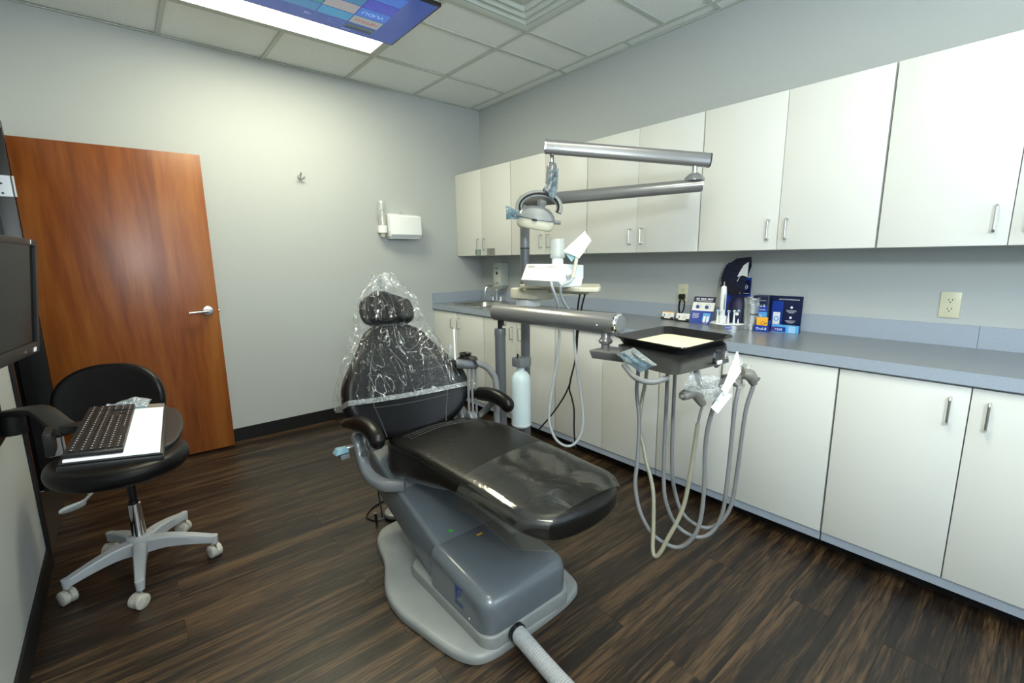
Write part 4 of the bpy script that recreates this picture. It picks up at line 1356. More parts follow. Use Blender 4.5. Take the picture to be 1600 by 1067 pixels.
pouch('barrier_bag', 'blue tinted clear bag over the handle of the dark instrument head', 'plastic bag', (-1.5260, -2.8460, 0.9840), (-1.5520, -2.9670, 0.9430), (-1.5610, -3.0370, 0.9820), (-1.5200, -2.9170, 1.0170), M['bluef'], 0.008, 1)
bm = bmesh.new()
bx(bm, (-0.05, -0.006, -0.002), (0.05, 0.006, 0.002), 0.002, 0, frame((-1.5400, -2.9430, 0.9740), V((-1.5480, -2.9990, 0.9610)) - V((-1.5260, -2.8800, 0.9820)), (0, 0, 1)))
obj('swab', bm, M['white'], None, 'white strip inside the blue tinted bag on the instrument head', 'swab')
pouch('instrument_pouch', 'clear crinkled pouch hanging over the front handpiece holder', 'pouch', (-1.4430, -3.0660, 0.8850), (-1.3630, -3.1380, 0.8620), (-1.3040, -3.1230, 0.9110), (-1.3840, -3.0510, 0.9320), M['clear2'], 0.016, 2)
pouch('instrument_pouch', 'clear crinkled pouch wrapped round the second handpiece', 'pouch', (-1.3610, -3.0930, 0.8340), (-1.3180, -3.1310, 0.8290), (-1.2850, -3.1200, 0.8770), (-1.3250, -3.0860, 0.8800), M['clear2'], 0.018, 5)
pouch('paper_sleeve', 'long white paper sleeve standing between the handpieces', 'sleeve', (-1.2880, -3.1200, 0.8660), (-1.2800, -3.1320, 0.8440), (-1.1870, -3.1400, 0.9170), (-1.1490, -3.1040, 0.9810), M['tissue'], 0.004, 3)
pouch('paper_sleeve', 'white paper sleeve flap hanging lowest under the handpieces', 'sleeve', (-1.3230, -3.1050, 0.8050), (-1.3090, -3.1230, 0.7810), (-1.2320, -3.1340, 0.8370), (-1.2560, -3.1110, 0.8510), M['tissue'], 0.003, 4)
pouch('paper_sleeve', 'translucent sleeve end sticking up beside the dark instrument head', 'sleeve', (-1.1540, -3.0840, 0.9350), (-1.1610, -3.1100, 0.9120), (-1.1160, -3.1170, 0.9300), (-1.1110, -3.0850, 0.9710), M['clear2'], 0.004, 6)

# ================================================================== operating light (pole, two arms, head)
P2 = V(-1.100, -1.885, 0)
ol = thing('operating_light', 'grey pole with two folding tube arms and a round dental lamp head', 'lamp', P2)
obj('floor_flange', lt([(0, 0), (0.075, 0), (0.075, 0.008), (0.06, 0.02), (0.03, 0.03)], P2, seg=28), M['greyd'], ol)
obj('pole', lt([(0.0265, 0.01), (0.0265, 1.375)], P2, seg=28), M['greyd'], ol, smooth=40)
obj('pole_joint', lt([(0.0270, 1.374), (0.0270, 1.380)], P2, seg=28), M['inkb'], ol)
obj('upper_pole', lt([(0.0268, 1.380), (0.0268, 1.60), (0.024, 1.612), (0, 1.615)], P2, seg=28), M['grey'], ol, smooth=40)
L0, L1 = V(-1.115, -1.865, 1.628), V(-0.590, -2.620, 1.668)
ld = (L1 - L0).normalized()
obj('lower_arm', lt([(0, 0), (0.028, 0.001), (0.032, 0.008), (0.032, (L1 - L0).length)], L0, ld, seg=28, closed_ends=False), M['armmet'], ol, smooth=40)
obj('arm_end_cap', lt([(0.032, 0), (0.0335, 0.002), (0.0335, 0.008), (0, 0.012)], L1, ld, seg=28, closed_ends=False), M['chrome'], ol)
E0 = V(-0.602, -2.592, 0)
obj('elbow_cone', lt([(0.050, 1.690), (0.046, 1.705), (0.028, 1.722), (0.018, 1.728)], E0, seg=24), M['grey'], ol, smooth=50)
obj('elbow_pin', lt([(0.013, 1.72), (0.013, 1.76)], E0, seg=16), M['steel'], ol)
U1, U0 = V(-0.560, -2.640, 1.785), V(-1.135, -2.090, 1.868)
ud = (U0 - U1).normalized()
obj('upper_arm', tb([U1, U0], 1.0, 28, flat=(0.056, 0.066, (0, 0, 1), 0.62)), M['armmet'], ol, smooth=40)
obj('arm_end_cap', tb([U0, U0 + ud * 0.008], 1.02, 28, flat=(0.056, 0.066, (0, 0, 1), 0.62)), M['chrome'], ol, smooth=40)
obj('arm_end_cap', tb([U1 - ud * 0.006, U1], 1.02, 28, flat=(0.056, 0.066, (0, 0, 1), 0.62)), M['bplastic'], ol, smooth=40)
dp = lambda u, v, t=2.35: hz3(u, v, t)
obj('drop_pin', tb([dp(862, 241), dp(862, 254)], 0.013, 14), M['steel'], ol)
obj('yoke_body', tb(smooth_path([dp(862, 256), dp(862, 268), dp(861, 284), dp(858, 294), dp(853, 300)], 4), [0.022, 0.025] + [0.027] * 8 + [0.022] * 7, 18), M['grey'], ol, smooth=50)
yc = dp(842, 323)
ca, cb = R * 1.0, (U * 0.98 + F * 0.2).normalized()
arc = [yc + ca * (0.104 * math.cos(a)) + cb * (0.078 * math.sin(a) - 0.006) - F * 0.005 for a in [PI * (-0.12 + 1.22 * q / 30) for q in range(31)]]
obj('yoke_ring', tb(arc, 1.0, 12, flat=(0.034, 0.014, F, 0.6)), M['plate'], ol, smooth=50)
obj('yoke_gasket', tb([p - F * 0.016 - (p - yc) * 0.06 for p in arc], 0.0048, 8), M['bplastic'], ol)
# lamp head
hm = frame(dp(837, 344), R - U * 0.17, (U * 0.97 + R * 0.1 - F * 0.22))      # x right, y up-ish
obj('knob_post', lt([(0.020, -0.01), (0.020, 0.02), (0.017, 0.035), (0.024, 0.050), (0.024, 0.066), (0.012, 0.074), (0, 0.075)], hm @ V(0.016, 0.030, 0), hm.col[1].xyz, 20), M['grey'], ol, smooth=50)
prof = []
bm = bmesh.new()
rings = []
for f_, yv in ((1.0, 0.0), (1.0, 0.012), (0.93, 0.030), (0.78, 0.047), (0.58, 0.060), (0.32, 0.068), (0.05, 0.070)):
    rings.append([bm.verts.new(hm @ V(math.copysign(abs(math.cos(a)) ** 0.8, math.cos(a)) * 0.098 * f_, yv, math.copysign(abs(math.sin(a)) ** 0.8, math.sin(a)) * 0.068 * f_)) for a in [2 * PI * q / 36 for q in range(36)]])
for a, b in zip(rings, rings[1:]):
    for k in range(36): bm.faces.new((a[k], a[(k + 1) % 36], b[(k + 1) % 36], b[k]))
bm.faces.new(rings[-1]); bm.faces.new(rings[0])
lh = obj('lamp_head', bm, M['grey'], ol, smooth=50)
bm = bmesh.new()
rings = []
for f_, yv in ((0.97, 0.0), (0.97, -0.018), (0.93, -0.034), (0.85, -0.043), (0.80, -0.046), (0.05, -0.044)):
    rings.append([bm.verts.new(hm @ V(math.copysign(abs(math.cos(a)) ** 0.7, math.cos(a)) * 0.098 * f_, yv, math.copysign(abs(math.sin(a)) ** 0.7, math.sin(a)) * 0.066 * f_)) for a in [2 * PI * q / 36 for q in range(36)]])
for a, b in zip(rings, rings[1:]):
    for k in range(36): bm.faces.new((a[k], a[(k + 1) % 36], b[(k + 1) % 36], b[k]))
bm.faces.new(rings[-1]); bm.faces.new(rings[0])
obj('lamp_shield', bm, M['cream'], ol, smooth=50, label='cream plastic lens shield')
cw = bmesh.new()
rg = []
for q in range(17):
    a = PI * q / 16
    cxx, cyy = 0.078 * math.cos(a), 0.052 * math.sin(a) + 0.004
    rg.append([cw.verts.new(hm @ V(cxx * k_, cyy * k_ if k_ < 1 else cyy, zz)) for k_, zz in ((1.0, 0.064), (1.0, 0.040), (0.80, 0.071), (0.02, 0.075))])
for a, b in zip(rg, rg[1:]):
    for i, j in ((1, 0), (0, 2), (2, 3)):
        cw.faces.new((a[i], a[j], b[j], b[i]))
obj('front_cowl', cw, M['plate'], ol, smooth=40)
obj('sensor', box((-0.018, -0.006, 0.064), (0.006, 0.003, 0.080), 0.001, hm), M['bplastic'], lh)
for sg in (-1, 1):
    obj('grip_handle', tb([hm @ V(sg * 0.080, 0.006 * (1 if sg < 0 else 0.2), -0.02), hm @ V(sg * 0.105, 0.008, -0.022), hm @ V(sg * 0.128, 0.008, -0.024)], [1.0, 1.0, 0.8], 14, flat=(0.030, 0.022, (0, 0, 1), 0.5)), M['grey'], ol, smooth=50)
pouch('barrier_sleeve', 'blue plastic sleeve on the left grip of the dental lamp', 'plastic sleeve', dp(790, 322, 2.28), dp(812, 329, 2.28), dp(812, 341, 2.28), dp(791, 343, 2.28), M['bluef'], 0.022, 7)
pouch('barrier_sleeve', 'blue plastic sleeve round the neck above the dental lamp', 'plastic sleeve', dp(850, 299, 2.33), dp(871, 296, 2.33), dp(873, 263, 2.33), dp(860, 262, 2.33), M['bluef'], 0.030, 8)
pouch('barrier_sleeve', 'thin loose tail of blue sleeve hanging beside the lamp ring', 'plastic sleeve', dp(857, 303, 2.30), dp(864, 313, 2.30), dp(872, 300, 2.30), dp(866, 292, 2.30), M['bluef'], 0.010, 9)

# ================================================================== water bottle between the posts
WB = V((-1.2920, -2.0620, 0.6710)[0], (-1.2920, -2.0620, 0.6710)[1], 0)
obj('bottle_bracket', box(V(P1.x + 0.02, 0, 0.765) + V(0, WB.y - 0.035, 0), V(WB.x + 0.045, WB.y + 0.035, 0.815), 0.006), M['grey'], du)
sw_ = thing('toggle_switch', 'tiny black toggle on the grey bottle bracket', 'switch', V(WB.x - 0.01, WB.y - 0.01, 0.815))
obj('toggle', tb([V(WB.x - 0.03, WB.y - 0.01, 0.815), V(WB.x - 0.028, WB.y - 0.01, 0.838)], [0.004, 0.006], 8), M['bplastic'], sw_)
wb = thing('water_bottle', 'white plastic bottle hanging under the grey bracket between the two posts', 'bottle', V(WB.x, WB.y, 0.45))
obj('shell', lt([(0, 0.435), (0.040, 0.435), (0.050, 0.445), (0.0525, 0.46), (0.0525, 0.690), (0.048, 0.715), (0.034, 0.735), (0.022, 0.742), (0.019, 0.752), (0.019, 0.768)], WB, seg=32), M['bottle'], wb, smooth=50)
obj('base_ring', lt([(0.0530, 0.452), (0.0535, 0.455), (0.0530, 0.458)], WB, seg=32, closed_ends=False), M['white'], wb)

# ================================================================== suction stand beside the backrest
ss = thing('suction_stand', 'bent grey tube stand holding suction tips beside the chair back', 'suction stand', V((-1.4640, -2.0690, 0.5360)[0], (-1.4640, -2.0690, 0.5360)[1], 0))
sp = V((-1.4480, -2.0500, 0.5620))
q1, q2, q3, q4 = V((-1.4340, -2.0310, 0.6910)), V((-1.4500, -2.0160, 0.7520)), V((-1.4870, -2.0020, 0.7920)), V((-1.5470, -1.9870, 0.8150))
obj('tube_stand', tb(smooth_path([V(sp.x, sp.y, 0.005), V(sp.x, sp.y, 0.3), V(sp.x, sp.y, 0.5), q1, q2, q3, q4], 6), 0.0165, 16), M['hose'], ss, smooth=60)
obj('valve_block', hx_([(-1.6570, -2.0040, 0.8000), (-1.5540, -2.0400, 0.7900), (-1.4910, -1.9860, 0.7930), (-1.5750, -1.9380, 0.8110), (-1.6510, -1.9970, 0.8520), (-1.5630, -2.0220, 0.8360), (-1.5030, -1.9650, 0.8380), (-1.5690, -1.9320, 0.8560)], 0.008), M['bmetal'], ss)
obj('cup_ring', lt([(0.014, 0), (0.026, 0), (0.030, 0.012), (0.032, 0.014), (0.028, 0.016), (0.018, 0.010)], (-1.5810, -1.9770, 0.8510), (0, 0, 1), 24, closed_ends=False), M['bplastic'], ss)
for du_, dv in ((731, 2.28), (737, 2.31), (743, 2.34)):
    a = hz3(du_, 575, dv)
    obj('suction_hose', tb(smooth_path([a, V(a.x, a.y, 0.6), V(a.x + 0.005, a.y, 0.4), V(a.x + 0.03, a.y - 0.01, 0.2), V(a.x + 0.08, a.y, 0.02)], 4), 0.0062, 10), M['hose'], ss)
obj('saliva_ejector', tb([hz3(711, 562, 2.30), hz3(710, 535, 2.30), hz3(709, 514, 2.30)], [0.005, 0.004, 0.0055], 8), M['white'], ss, label='white suction tip standing up')
obj('suction_tip', lt([(0, 0), (0.011, 0.0), (0.012, 0.06), (0.008, 0.075), (0, 0.078)], hz3(704, 562, 2.30), (0, 0, 1), 14), M['clearcup'], ss)
obj('end_foot', box(V(sp.x - 0.03, sp.y - 0.03, 0), V(sp.x + 0.03, sp.y + 0.03, 0.012), 0.004), M['greyd'], ss)

# ================================================================== equipment shelf and scaler unit
SZ = 1.186
sa, sb_, sc_, sd_ = V((-1.1980, -1.9520, 1.1960)), V((-1.0250, -2.4050, 1.1780)), V((-1.3000, -2.4680, 1.1720)), V((-1.3560, -2.2160, 1.2020))
sh = thing('equipment_shelf', 'beige shelf bracketed to the lamp pole above the countertop', 'shelf', V(P2.x, P2.y, SZ))
sp_ = [(-1.215, -1.985), (-1.165, -2.115), (-1.215, -2.345), (-1.180, -2.425), (-1.130, -2.445), (-0.955, -2.300), (-0.930, -2.24), (-1.08, -2.00), (-1.165, -1.950)]
obj('shelf_board', pillow([(p.x, p.y) for p in smooth_path([(x, y, 0) for x, y in sp_], 4, True)], lambda x, y: SZ, lambda x, y: SZ - 0.022, 0.006, rb=0.006), M['cream'], sh, smooth=40)
obj('shelf_rib', hx_([(-1.10, -2.0, SZ - 0.050), (-1.06, -2.02, SZ - 0.050), (-0.98, -2.26, SZ - 0.050), (-1.02, -2.28, SZ - 0.050), (-1.10, -2.0, SZ - 0.02), (-1.06, -2.02, SZ - 0.02), (-0.98, -2.26, SZ - 0.02), (-1.02, -2.28, SZ - 0.02)], 0.003), M['cream'], sh)
obj('pole_clamp', pillow([(p.x, p.y) for p in smooth_path([(-1.17, -1.84, 0), (-1.17, -1.93, 0), (-1.13, -2.03, 0), (-1.04, -2.05, 0), (-1.03, -1.95, 0), (-1.06, -1.85, 0)], 4, True)], lambda x, y: SZ - 0.026, lambda x, y: SZ - 0.085, 0.008), M['cream'], sh, smooth=40)
obj('clamp_block', box((-1.155, -1.955, SZ - 0.13), (-1.045, -1.865, SZ - 0.088), 0.005), M['white'], sh)
obj('shelf_knob', lt([(0, 0), (0.012, 0), (0.012, 0.01), (0, 0.01)], (-1.175, -1.93, SZ - 0.030), seg=12), M['cream'], sh)

su = thing('scaler_unit', 'white sloped desktop scaler on the beige shelf', 'dental device', V(-1.12, -2.15, SZ))
fl, frr, br_ = V((-1.2710, -2.0750, 1.2010)), V((-1.2730, -2.3410, 1.1860)), V((-1.0780, -2.3200, 1.1870))
fl.z = frr.z = br_.z = SZ + 0.001
bl_ = fl + (br_ - frr)
upv = V(0, 0, 1)
ex = (frr - fl).normalized(); ey = (br_ - frr).normalized()
Wd, Dp = (frr - fl).length, (br_ - frr).length
pf = [(0.030, 0), (0.0, 0.030), (0.042, 0.105), (0.048, 0.108), (Dp * 1.0, 0.100), (Dp * 1.0, 0.035), (Dp * 0.94, 0.032), (Dp * 0.92, 0.0)]
hd = V(ey.x, ey.y, 0).normalized(); wd = V(ex.x, ex.y, 0).normalized()
Tsu = lambda x, y, z: fl - hd * 0.03 + hd * x + V(0, 0, 1) * y + wd * z
bm = pr_(pf, 0, Wd, Tsu, 0.003)
body = obj('housing', bm, M['white'], su, smooth=30)
slope = frame(Tsu(0.021, 0.0675, Wd / 2), wd, (Tsu(0.042, 0.105, 0) - Tsu(0, 0.030, 0)))
nz = slope.col[2].xyz
text('lettering', 'SCALER', 0.010, frame(slope @ V(-Wd * 0.34, 0.030, 0.0006), slope.col[0].xyz, slope.col[1].xyz), M['inkb'], body) if 0 else None
bm = bmesh.new()
bx(bm, (-Wd * 0.46, 0.024, 0.0002), (Wd * 0.46, 0.038, 0.0010), 0, 0, slope)
obj('label_strip', bm, M['cardw'], body, smooth=0)
bm = bmesh.new()
for q in range(6):
    bx(bm, (-Wd * 0.42 + q * 0.008, 0.027, 0.001), (-Wd * 0.42 + q * 0.008 + 0.006, 0.034, 0.0016), 0, 0, slope)
for q in range(9):
    bx(bm, (Wd * 0.10 + q * 0.006, 0.029, 0.001), (Wd * 0.10 + q * 0.006 + 0.004, 0.032, 0.0016), 0, 0, slope)
obj('print_marks', bm, M['greyp'], body, smooth=0)
for q in (0.02, 0.09):
    obj('dial_mark', lt([(0, 0.0006), (0.008, 0.0006), (0.009, 0)], slope @ V(q - 0.02, -0.008, 0.0004), nz, 16, closed_ends=False), M['cardw'], body)
bp_ = Tsu(Dp * 0.55, 0.100, Wd * 0.62)
obj('bottle_neck', lt([(0, 0), (0.028, 0), (0.028, 0.030), (0.024, 0.034)], bp_, seg=24), M['white'], su)
obj('reservoir_bottle', lt([(0.030, 0.034), (0.0365, 0.040), (0.0365, 0.045), (0.034, 0.050), (0.0335, 0.118), (0.030, 0.126), (0, 0.128)], bp_, seg=28, closed_ends=False), M['frost'], su, smooth=50, label='frosted clear reservoir')
hcl = hz3(893, 428, 2.14)
obj('holder_clip', tb([hz3(889, 424, 2.17), hz3(892, 432, 2.15)], 0.016, 14), M['white'], su)
obj('handpiece', tb([hz3(895, 434, 2.13), hz3(897, 424, 2.13), hz3(901, 404, 2.13), hz3(906, 388, 2.13)], [0.010, 0.0085, 0.0085, 0.007], 12), M['cream'], su)
cd1 = [(895,434,2.13),(890,440,2.12),(880,445,2.12),(876,450,2.13),(877,462,2.17),(883,476,2.22),(893,490,2.30),(896,500,2.33),(898,540,2.35),(902,580,2.36),(908,620,2.37),(911,655,2.37),(908,678,2.37),(898,693,2.37),(886,697,2.37),(872,690,2.37),(863,676,2.37),(858,655,2.37),(860,625,2.36),(866,590,2.35),(872,550,2.34),(874,515,2.32),(873,492,2.28),(871,474,2.20),(866,458,2.14),(862,446,2.12),(862,442,2.14),(860,440,2.17)]
obj('cord', tb(smooth_path([hz3(*q) for q in cd1], 4), 0.0068, 10), M['white'] if 0 else mat('pale_grey_cable', (0.42, 0.45, 0.47), 0.4), su, smooth=60)
pouch('paper_pouch', 'white paper pouch over the tip of the scaler handpiece', 'pouch', hz3(880, 392, 2.12), hz3(905, 404, 2.12), hz3(924, 376, 2.12), hz3(914, 361, 2.12), M['tissue'], 0.007, 11)
pouch('paper_pouch', 'pale blue backing of the pouch over the scaler handpiece', 'pouch', hz3(884, 397, 2.14), hz3(893, 409, 2.14), hz3(906, 396, 2.14), hz3(896, 390, 2.14), mat('pale_blue_paper', (0.42, 0.66, 0.70), 0.6), 0.004, 12)
kc = [(906,460,2.36),(903,480,2.42),(901,520,2.44),(899,560,2.45),(892,590,2.46),(889,603,2.46)]
kd = [(914,460,2.34),(909,480,2.42),(903,520,2.45),(900,556,2.46),(890,603,2.47)]
bc = thing('hanging_cable', 'pair of thin black cords hanging from the beige shelf to the floor', 'cord', hz3(899, 560, 2.45))
for pts in (kc + [(880,622,2.5),(862,648,2.52),(842,671,2.55)], kd + [(893,620,2.48),(897,640,2.48),(897,670,2.48),(899,700,2.48)]):
    obj('cord', tb(smooth_path([hz3(*q) for q in pts], 4), 0.0045, 8), M['bplastic'], bc)
# ================================================================== stool
HC_ = V(-2.915, -1.365, 0)
st = thing('stool', 'black padded rolling stool with a grey five-star base in front of the open door', 'stool', HC_)
cast = [(-3.150, -1.470), (-2.930, -1.672), (-2.660, -1.508), (-2.742, -1.180), (-3.020, -1.165)]
obj('hub', lt([(0.0, 0.075), (0.045, 0.075), (0.048, 0.10), (0.045, 0.145), (0.034, 0.150)], HC_, seg=24), M['stoolw'], st, smooth=40)
obj('hub_pin', lt([(0, 0.045), (0.012, 0.045), (0.012, 0.08)], HC_, seg=12), M['steel'], st)
for i, (x, y) in enumerate(cast):
    e = V(x, y, 0)
    d = (e - HC_).normalized()
    L_ = (e - HC_).length
    a = HC_ + d * 0.03
    p = [a + V(0, 0, 0.128), HC_ + d * L_ * 0.35 + V(0, 0, 0.132), HC_ + d * L_ * 0.65 + V(0, 0, 0.122), e + V(0, 0, 0.102)]
    bm = bmesh.new()
    sm = smooth_path(p, 4)
    n = len(sm)
    sd_2 = d.cross(V(0, 0, 1))
    rings = []
    for q, c in enumerate(sm):
        t = q / (n - 1)
        w = 0.026 - 0.010 * t
        h = 0.055 - 0.030 * t
        rings.append([bm.verts.new(c + sd_2 * sx_ * w + V(0, 0, z_)) for sx_, z_ in ((-0.8, 0.006), (0.8, 0.006), (1, 0), (0.9, -h), (0.6, -h), (0.6, -0.006), (-0.6, -0.006), (-0.6, -h), (-0.9, -h), (-1, 0))])
    for q in range(n - 1):
        for k in range(10): bm.faces.new((rings[q][k], rings[q][(k + 1) % 10], rings[q + 1][(k + 1) % 10], rings[q + 1][k]))
    bm.faces.new(rings[0]); bm.faces.new(rings[-1])
    lathe(bm, [(0.0, 0.070), (0.014, 0.070), (0.016, 0.108), (0.010, 0.110), (0, 0.110)], frame(e, (1, 0, 0), None, (0, 0, 1)), 14)
    lg = obj('leg', bm, M['stoolw'], st, smooth=35)
    ang = [0.5, 2.2, 0.3, 0.9, 2.6][i]
    ca_ = V(math.cos(ang), math.sin(ang), 0)
    c0 = e + V(-ca_.y, ca_.x, 0) * 0.012 + V(0, 0, 0.029)
    bm = bmesh.new()
    lathe(bm, [(0, -0.026), (0.022, -0.026), (0.029, -0.021), (0.029, -0.003), (0.024, -0.002), (0.024, 0.002), (0.029, 0.003), (0.029, 0.021), (0.022, 0.026), (0, 0.026)], frame(c0, (0, 0, 1), None, ca_), 20)
    cs = obj('caster', bm, M['caster'], lg, smooth=40)
    bm2 = bmesh.new()
    tube(bm2, [e + V(0, 0, 0.045), e + V(0, 0, 0.075)], 0.006, 8)
    obj('swivel_pin', bm2, M['steel'], lg)
obj('gas_cylinder', lt([(0.026, 0.148), (0.0235, 0.30), (0.020, 0.302), (0, 0.302)], HC_, seg=24), M['chrome'], st, smooth=40)
obj('gas_piston', lt([(0.015, 0.300), (0.018, 0.302), (0.018, 0.315), (0.015, 0.318), (0.0145, 0.445)], HC_, seg=20), M['bgloss'], st, smooth=40)
obj('seat_plate', box(HC_ + V(-0.09, -0.07, 0.442), HC_ + V(0.09, 0.07, 0.470), 0.004), M['stoolw'], st)
for s in (-0.085, 0.085):
    obj('plate_bolt', box(HC_ + V(s - 0.006, -0.075, 0.425), HC_ + V(s + 0.006, -0.066, 0.465), 0.001), M['white'], st)
SC = V(-2.932, -1.415, 0.518)
spn = (V(0.04, -0.02, 1)).normalized()
sfx = frame(SC, (1, 0.0, 0), None, spn)
pts = [(0.235 * math.cos(a), 0.225 * math.sin(a)) for a in [2 * PI * q / 60 for q in range(60)]]
seatc = obj('seat', pillow(pts, lambda x, y: 0.040 - 0.10 * (x * x + y * y), lambda x, y: -0.042, 0.036, TM(sfx), 0.0, 7, rb=0.038), M['black'], st, smooth=70)
obj('edge_seam', tb([sfx @ V(x * 0.975, y * 0.975, 0.012) for x, y in pts], 0.0018, 6, closed=True), M['piping'], seatc)
# backrest on a stem
bc0 = V(-2.925, -1.040, 0.715)
bfr = frame(bc0, V(0.88, -0.42, 0.0), (0.05, 0.09, 1))
bpts = []
for q in range(64):
    a = 2 * PI * q / 64
    bpts.append((0.222 * math.copysign(abs(math.cos(a)) ** 0.8, math.cos(a)), 0.150 * math.copysign(abs(math.sin(a)) ** 0.85, math.sin(a)) - 0.25 * (math.cos(a) ** 2) * 0.08))


def bT(x, y, z):
    return bfr @ V(x, y, z + 1.0 * x * x)


obj('backrest', pillow(bpts, lambda x, y: 0.026, lambda x, y: -0.028, 0.026, bT, 0.004, 6), M['black'], st, smooth=70)
obj('backrest_stem', tb(smooth_path([bfr @ V(0, -0.02, -0.03), bfr @ V(0, -0.12, -0.05), V(-2.94, -1.06, 0.52), V(-2.93, -1.12, 0.45), V(-2.92, -1.30, 0.445)], 5), 1.0, 10, flat=(0.045, 0.012, (1, 0, 0), 0.4)), M['bplastic'], st)
lv = [V(-2.985, -1.42, 0.452), V(-3.03, -1.445, 0.425), V(-3.052, -1.45, 0.405), V(-3.075, -1.445, 0.388), V(-3.11, -1.42, 0.368), V(-3.135, -1.405, 0.352)]
obj('lift_lever', tb(smooth_path(lv[:3], 4), 0.0055, 8), M['white'], st)
obj('lift_lever', tb(smooth_path([V(-3.00, -1.36, 0.45), V(-3.045, -1.40, 0.40)], 2), 0.0085, 8), M['cream'], st)
obj('lever_paddle', tb(smooth_path(lv[2:], 4), [0.35, 0.5, 0.7, 0.85, 0.95, 1.0, 1.05, 1.08, 1.05, 1.0, 0.85, 0.6, 0.25], 14, flat=(0.056, 0.014, (0.35, 0.2, 0.9))), M['white'], st, label='white lever paddle')

# ================================================================== monitor on the left wall
mo = thing('monitor', 'black wall-mounted computer monitor cut by the left edge of the photo', 'monitor', V(-3.06, -2.11, 1.22))
mr_t, mr_b = V(-3.016, -1.826, 1.392), V(-3.060, -1.862, 1.064)
ml_d = (V(-3.058, -2.166, 1.375) - V(-3.015, -1.827, 1.39))
ml_d = V(-0.050, -0.339, 0.004).normalized()
mz = (mr_t - mr_b).normalized()
mfr = frame(mr_b, -ml_d, mz)      # x towards the far end, y up, z = x cross y
if mfr.col[2].xyz.x < 0: pass
MW, MH = 0.545, (mr_t - mr_b).length
sgn = 1 if mfr.col[2].xyz.x > 0 else -1
bm = bmesh.new()
bz = 0.018


def mbox(bm, x0, y0, x1, y1, z0, z1, bev=0.0):
    z0, z1 = sorted((z0 * sgn, z1 * sgn))
    bx(bm, (x0, y0, z0), (x1, y1, z1), bev, 0, mfr)


mbox(bm, -MW, 0, 0, MH, -0.045, -0.006, 0.004)
obj('back_case', bm, M['bplastic'], mo)
bm = bmesh.new()
mbox(bm, -MW, 0, 0, 0.032, -0.006, 0.002, 0.001)
mbox(bm, -MW, MH - bz, 0, MH, -0.006, 0.002, 0.001)
mbox(bm, -MW, 0.03, -MW + bz, MH - bz + 0.001, -0.006, 0.002)
mbox(bm, -bz, 0.03, 0, MH - bz + 0.001, -0.006, 0.002)
bez = obj('bezel', bm, M['bplastic'], mo)
bm = bmesh.new()
mbox(bm, -MW + bz, 0.032, -bz, MH - bz, -0.006, -0.004)
obj('screen', bm, M['screen'], mo, smooth=0)
bm = bmesh.new()
mbox(bm, -0.052, 0.006, -0.030, 0.018, 0.002, 0.0028)
mbox(bm, -0.046 - 0.010, MH - 0.013, -0.052, MH - 0.002, 0.002, 0.0028)
obj('white_sticker', bm, M['paper'], bez, smooth=0)
bm = bmesh.new()
for q in range(3): mbox(bm, -0.128 + q * 0.006, 0.012, -0.1245 + q * 0.006, 0.018, 0.002, 0.0025)
obj('emblem', bm, M['satin'], bez, smooth=0)
nrm = mfr.col[2].xyz * sgn
mc = mfr @ V(-MW / 2, MH / 2, 0)
obj('wall_mount', tb([mc - nrm * 0.045, V(WX + 0.003, mc.y - 0.02, mc.z)], 1.0, 12, flat=(0.10, 0.10, (0, 0, 1), 0.4)), M['bplastic'], mo)

# ================================================================== keyboard arm, tray, keyboard
KZ = 0.862
ka = thing('keyboard_tray', 'black keyboard tray on a bent arm fixed to the left wall', 'tray', V(-3.2, -1.66, 0.80))
obj('wall_bracket', box((WX + 0.0005, -1.70, 0.745), (WX + 0.03, -1.58, 0.95), 0.003), M['bplastic'], ka)
obj('arm_joint', lt([(0, 0), (0.030, 0), (0.032, 0.005), (0.032, 0.075), (0.028, 0.080), (0, 0.082)], (-3.176, -1.64, 0.765), seg=24), M['bplastic'], ka)
obj('bent_arm', tb(smooth_path([(-3.180, -1.64, 0.838), (-3.12, -1.70, 0.850), (-3.09, -1.74, 0.845), (-3.045, -1.83, 0.812), (-3.02, -1.87, 0.803)], 4), 1.0, 14, flat=(0.062, 0.024, (0, 0, 1), 0.5)), M['bplastic'], ka, smooth=40)
obj('tray_bracket', hx_([(-3.05, -1.88, 0.800), (-3.01, -1.86, 0.800), (-2.94, -1.90, 0.812), (-2.96, -1.98, 0.812), (-3.05, -1.88, 0.826), (-3.01, -1.86, 0.826), (-2.94, -1.90, 0.832), (-2.96, -1.98, 0.832)], 0.003), M['bplastic'], ka)
obj('tilt_plate', box((-3.075, -1.99, 0.765), (-3.055, -1.90, 0.835), 0.002), M['bplastic'], ka)
# tray local frame: origin near front-left corner, x across (towards the stool side), y along the keyboard
t0, t1, t3 = V(-3.006, -2.363, 0.0), V(-2.824, -2.432, 0.0), V(-2.780, -1.87, 0.0)
kf = frame(V(-3.016, -2.385, 0.862), V(1, -0.08, -0.115), V(0.095, 1, 0))
obj('tray_board', box((0.002, 0.0, -0.020), (0.205, 0.52, -0.004), 0.004, kf), M['bplastic'], ka)
obj('palm_pad', box((0.004, 0.004, -0.004), (0.203, 0.30, 0.001), 0.002, kf), M['bplastic'], ka)
mp = ring_path([(0.20, 0.10), (0.222, 0.12), (0.240, 0.20), (0.248, 0.30), (0.244, 0.42), (0.228, 0.50), (0.20, 0.52), (0.16, 0.51), (0.15, 0.30), (0.16, 0.12)])
obj('mouse_platform', pillow(mp, lambda x, y: -0.012, lambda x, y: -0.028, 0.004, TM(kf), 0.0, 3, rb=0.004), M['bmetal'] if 0 else M['bplastic'], ka, smooth=40)
obj('tray_clip', box((0.225, 0.22, -0.042), (0.235, 0.25, -0.028), 0.002, kf), M['white'], ka)
